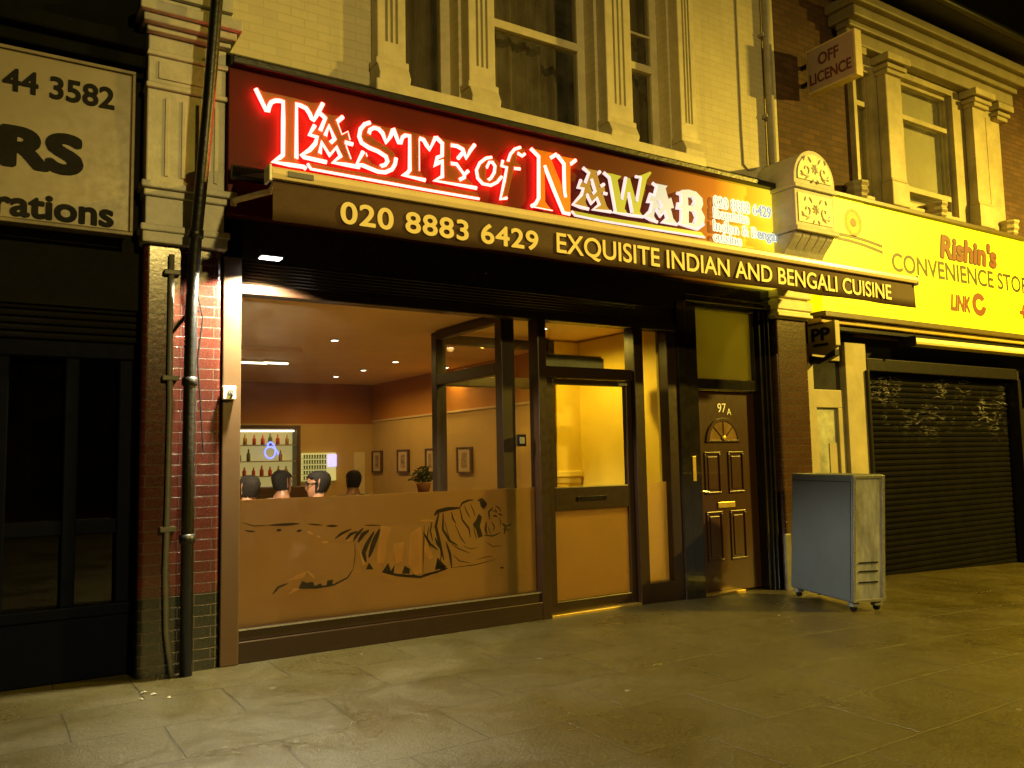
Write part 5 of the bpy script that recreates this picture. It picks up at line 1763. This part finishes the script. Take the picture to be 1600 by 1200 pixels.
def ytext(s, left, right, top, bot, mt, bold=0.0, shear=0.0, cap=None, dy=0.0):
    xa, _ = at(*left, PY)
    xb, _ = at(*right, PY)
    zt = at(*top, PY)[1]
    zb = at(*bot, PY)[1]
    x0, x1, y0, y1 = text_box(s, bold, shear=shear)
    lettering("sign_lettering", s, xa, xb, zb, zt, PY - dy, MT[mt], YS, bold=bold, depth=0.002, fitbox=(x0, x1, 0.0, cap or CAP), shear=shear)


ytext("Rishin's", (1470, 395), (1556, 410), (1476, 370), (1476, 402), 'olive_print', 0.07, 0.15)
ytext("Rishin's", (1470, 395), (1556, 410), (1476, 370), (1476, 402), 'red_print', 0.038, 0.15, dy=0.004)
xc0 = at(1394, 410, PY)[0]
xcE = at(1552, 440, PY)[0]
cw = text_box("CONVENIENCE")
cs = text_box("CONVENIENCE STORE")
scl = (xcE - xc0) / (cw[1] - cw[0])
lettering("sign_lettering", "CONVENIENCE STORE", xc0, xc0 + (cs[1] - cs[0]) * scl, 3.735, 3.965, PY, MT['olive_print'], YS, bold=0.02, depth=0.002, fitbox=(cs[0], cs[1], 0, CAP))
ytext("LINK", (1486, 477), (1516, 480), (1490, 461), (1490, 484), 'red_print', 0.05, 0.2)
ytext("ATM Cash Machine", (1478, 497), (1546, 505), (1480, 489), (1480, 500), 'faint_print', 0.0)
ytext("Groceries & Off", (1308, 484), (1358, 490), (1320, 473), (1320, 482), 'faint_print', 0.0)
ytext("Licence", (1400, 484), (1422, 488), (1404, 482), (1404, 491), 'faint_print', 0.0)
lk = MB()
c = at(1530, 476, PY)
for (r0, r1, a0, a1) in ((0.165, 0.075, 0.6, 6.1),):
    outer = [(c[0] + r0 * 1.1 * math.cos(a0 + (a1 - a0) * i / 24), c[1] + r0 * math.sin(a0 + (a1 - a0) * i / 24)) for i in range(25)]
    inner = [(c[0] + r1 * 1.1 * math.cos(a0 + (a1 - a0) * i / 24), c[1] + r1 * math.sin(a0 + (a1 - a0) * i / 24)) for i in range(25)]
    lk.plate(outer + inner[::-1], PY - 0.002, PY)
lk.build("sign_emblem", MT['red_print'], YS)


def disc_ring(cx, cz, r0, r1, mt, y=PY):
    o_ = [(cx + r0 * math.cos(2 * PI * i / 32), cz + r0 * math.sin(2 * PI * i / 32)) for i in range(32)]
    i_ = [(cx + r1 * math.cos(-2 * PI * i / 32), cz + r1 * math.sin(-2 * PI * i / 32)) for i in range(32)]
    MB().plate(o_, y - 0.002, y, [i_] if r1 > 0 else []).build("sign_emblem", MT[mt], YS)


c = at(1333, 348, PY)
disc_ring(c[0], c[1], 0.175, 0.125, 'orange_print')
disc_ring(c[0], c[1], 0.12, 0.07, 'faint_print')
disc_ring(c[0], c[1], 0.062, 0.0, 'red_print')
c = at(1606, 490, PY)
disc_ring(c[0], c[1], 0.17, 0.115, 'red_print')
MB().box(c[0] - 0.24, c[0] + 0.24, PY - 0.005, PY - 0.0025, c[1] - 0.03, c[1] + 0.03).build("sign_emblem", MT['red_print'], YS)
wv = MB()
for off in (0.0, -0.085):
    pts = []
    a = at(1304, 367, PY)
    b_ = at(1379, 388, PY)
    for i in range(13):
        u = i / 12
        pts.append((a[0] + (b_[0] - a[0]) * u, a[1] + 0.02 + (b_[1] - a[1]) * u + off * (0.6 + 0.3 * u) + 0.02 * math.sin(u * PI)))
    th = 0.022
    wv.plate([(p[0], p[1] + th) for p in pts] + [(p[0], p[1] - th) for p in reversed(pts)], PY - 0.002, PY)
wv.build("sign_stripe", MT['olive_print'], YS)

ST = thing("folded_awning", "long pale yellow folded awning roll tucked under the store sign", "awning", (14, -0.2, 2.75))
MB().xprism([(-0.02, 2.80), (-0.10, 2.795), (-0.22, 2.80), (-0.24, 2.83), (-0.22, 2.88), (-0.02, 2.89)], 10.02, 19.0).build("awning_roll", MT['strip'], ST, 0.01)
MB().box(10.0, 10.018, -0.25, -0.01, 2.77, 2.90).build("roll_end_cap", MT['black_steel'], ST)
MB().xprism([(0.0, 2.90), (-0.12, 2.90), (-0.12, 2.94), (0.0, 2.955)], 8.35, 19.0).build("roll_housing", MT['black_steel'], ST)

# projecting signs
OS = thing("off_licence_sign", "projecting box sign reading OFF LICENCE fixed high on the brick wall", "sign", (8.5, -0.35, 5.75))
OX = 8.42
ob = MB()
ob.box(OX, OX + 0.13, -0.70, -0.02, 5.80, 6.36)
ob.build("sign_box", plain("cream_sign_case", (0.60, 0.50, 0.26), 0.45, var=0.15), OS, 0.008)
MB().box(OX - 0.004, OX - 0.0005, -0.675, -0.045, 5.825, 6.335).build("sign_face", MT['off_face'], OS)
MB().box(OX + 0.1305, OX + 0.134, -0.675, -0.045, 5.825, 6.335).build("sign_face", MT['off_face'], OS)
o1 = text_box("OFF", 0.02)


def face_left(s, ya, yb, z0, z1, X, mt, parent, bold):
    # letters on a face that looks left: reading direction runs from the wall outwards
    o = lettering("sign_lettering", s, ya, yb, z0, z1, X, mt, parent, bold=bold, depth=0.002, axis='X')
    return o


face_left("OFF", -0.20, -0.48, 6.11, 6.25, OX - 0.0045, MT['off_text'], OS, 0.025)
face_left("LICENCE", -0.07, -0.64, 5.90, 6.03, OX - 0.0045, MT['off_text'], OS, 0.025)
MB().box(OX + 0.045, OX + 0.085, -0.02, 0.098, 5.95, 6.0).box(OX + 0.045, OX + 0.085, -0.02, 0.098, 6.18, 6.23).build("sign_bracket", MT['black_steel'], OS)

PS = thing("hanging_shop_sign", "small pale pointed hanging sign with dark PP letters above the side door", "sign", (8.4, -0.05, 2.58))
PX = 8.33
pp = MB()
prof_ = [(0.095, 2.62), (0.095, 2.95), (-0.29, 2.975), (-0.29, 2.68), (-0.10, 2.58)]
pp.xprism(prof_, PX, PX + 0.09)
pp.build("sign_body", plain("pale_sign_plastic", (0.40, 0.34, 0.20), 0.45, var=0.1), PS, 0.008)
face_left("PP", 0.03, -0.21, 2.76, 2.90, PX - 0.0005, MT['ink'], PS, 0.04)
MB().box(PX - 0.003, PX - 0.0005, -0.19, 0.02, 2.69, 2.72).build("sign_line", MT['ink'], PS)
MB().xprism([(0.095, 2.50), (0.095, 2.60), (-0.10, 2.555), (-0.27, 2.64), (-0.27, 2.56), (-0.05, 2.48)], PX + 0.005, PX + 0.085).build("sign_base", MT['black_steel'], PS, 0.006)

# ------------------------------------------------------------------ grey cabinet on the pavement
CB = thing("metal_cabinet", "leaning blue grey metal cabinet on castors standing on the pavement by the side door", "cabinet", (7.0, -0.9, gz(7.0)))
A0 = Vector((6.86, -1.385, 0))
B0 = Vector((7.20, -0.40, 0))
dl_ = (B0 - A0).normalized()
dw_ = Vector((dl_.y, -dl_.x, 0))
LN, WD, HT = (B0 - A0).length, 0.345, 1.27
g0 = gz(7.0)


def cabp(u, v, z):
    """u along the long side from the near corner, v across, leaning slightly to the right"""
    p = A0 + dl_ * u + dw_ * v
    return Vector((p.x + 0.075 * (z - g0), p.y - 0.01 * (z - g0), z))


def cab_box(mbx, u0, u1, v0, v1, z0, z1):
    vs = [mbx.bm.verts.new(cabp(*p)) for p in ((u0, v0, z0), (u1, v0, z0), (u1, v1, z0), (u0, v1, z0), (u0, v0, z1), (u1, v0, z1), (u1, v1, z1), (u0, v1, z1))]
    for f in ((3, 2, 1, 0), (4, 5, 6, 7), (0, 1, 5, 4), (1, 2, 6, 5), (2, 3, 7, 6), (3, 0, 4, 7)):
        mbx.bm.faces.new([vs[i] for i in f])


zb_ = g0 + 0.085
b = MB()
cab_box(b, 0.012, LN, 0.0, WD, zb_, zb_ + HT - 0.085)
b.build("cabinet_body", MT['cab_side'], CB, 0.02, False, 3)
b = MB()
cab_box(b, 0.0, 0.0115, 0.008, WD - 0.008, zb_ + 0.01, zb_ + HT - 0.10)
fdo = b.build("end_panel", MT['cab_front'], CB, 0.004)
b = MB()
for (v0, v1, z0, z1) in ((0.004, 0.03, zb_ + 0.005, zb_ + HT - 0.095), (WD - 0.03, WD - 0.004, zb_ + 0.005, zb_ + HT - 0.095), (0.03, WD - 0.03, zb_ + HT - 0.12, zb_ + HT - 0.095), (0.03, WD - 0.03, zb_ + 0.005, zb_ + 0.03)):
    cab_box(b, -0.008, -0.0005, v0, v1, z0, z1)
b.build("edge_trim", MT['steel'], fdo, 0.002)
b = MB()
cab_box(b, 0.03, LN - 0.03, -0.003, -0.0005, zb_ + HT - 0.155, zb_ + HT - 0.150)
cab_box(b, 0.03, 0.036, -0.003, -0.0005, zb_ + 0.03, zb_ + HT - 0.155)
b.build("panel_seam", MT['rubber'], CB)
b = MB()
for zq in (0.28, 0.36, 0.18):
    cab_box(b, -0.006, -0.0005, 0.06, WD - 0.08, zb_ + zq, zb_ + zq + 0.012)
b.build("vent_slot", MT['rubber'], fdo)
for u in (0.06, LN - 0.08):
    for v in (0.05, WD - 0.05):
        b = MB()
        cab_box(b, u - 0.035, u + 0.035, v - 0.04, v + 0.04, g0 + 0.045, zb_ - 0.001)
        fo = b.build("foot", MT['cab_front'], CB, 0.006)
        p = cabp(u, v, g0 + 0.03)
        MB().lathe((p.x - 0.02, p.y, g0 + 0.031), [(0.02, 0), (0.03, 0.006), (0.03, 0.034), (0.02, 0.04)], 14, 'X').build("castor", MT['rubber'], fo)

# ------------------------------------------------------------------ litter by the pillar
for k, (px, py, s) in enumerate(((225, 1083, 0.022), (240, 1086, 0.026), (221, 1094, 0.015), (264, 1091, 0.016), (1218, 968, 0.015), (1238, 978, 0.012))):
    x, y = onz(px, py, 0.0 if px < 900 else gz(7))
    b = MB()
    pts = []
    for i in range(7):
        a = 2 * PI * i / 7
        pts.append(b.bm.verts.new((x + s * random.uniform(0.6, 1.1) * math.cos(a), y + s * 0.7 * random.uniform(0.6, 1.1) * math.sin(a), gz(x) + random.uniform(0.003, 0.012))))
    c0 = b.bm.verts.new((x, y, gz(x) + 0.016))
    for i in range(7):
        b.bm.faces.new((pts[i], pts[(i + 1) % 7], c0))
    o = b.build("paper_scrap", MT['litter'])
    tag(o, "tiny crumpled paper scrap on the pavement " + ("at the foot of the grey conduit" if px < 900 else "in front of the metal cabinet"), "litter", "paper scraps by the conduit" if px < 900 else "paper scraps by the cabinet")
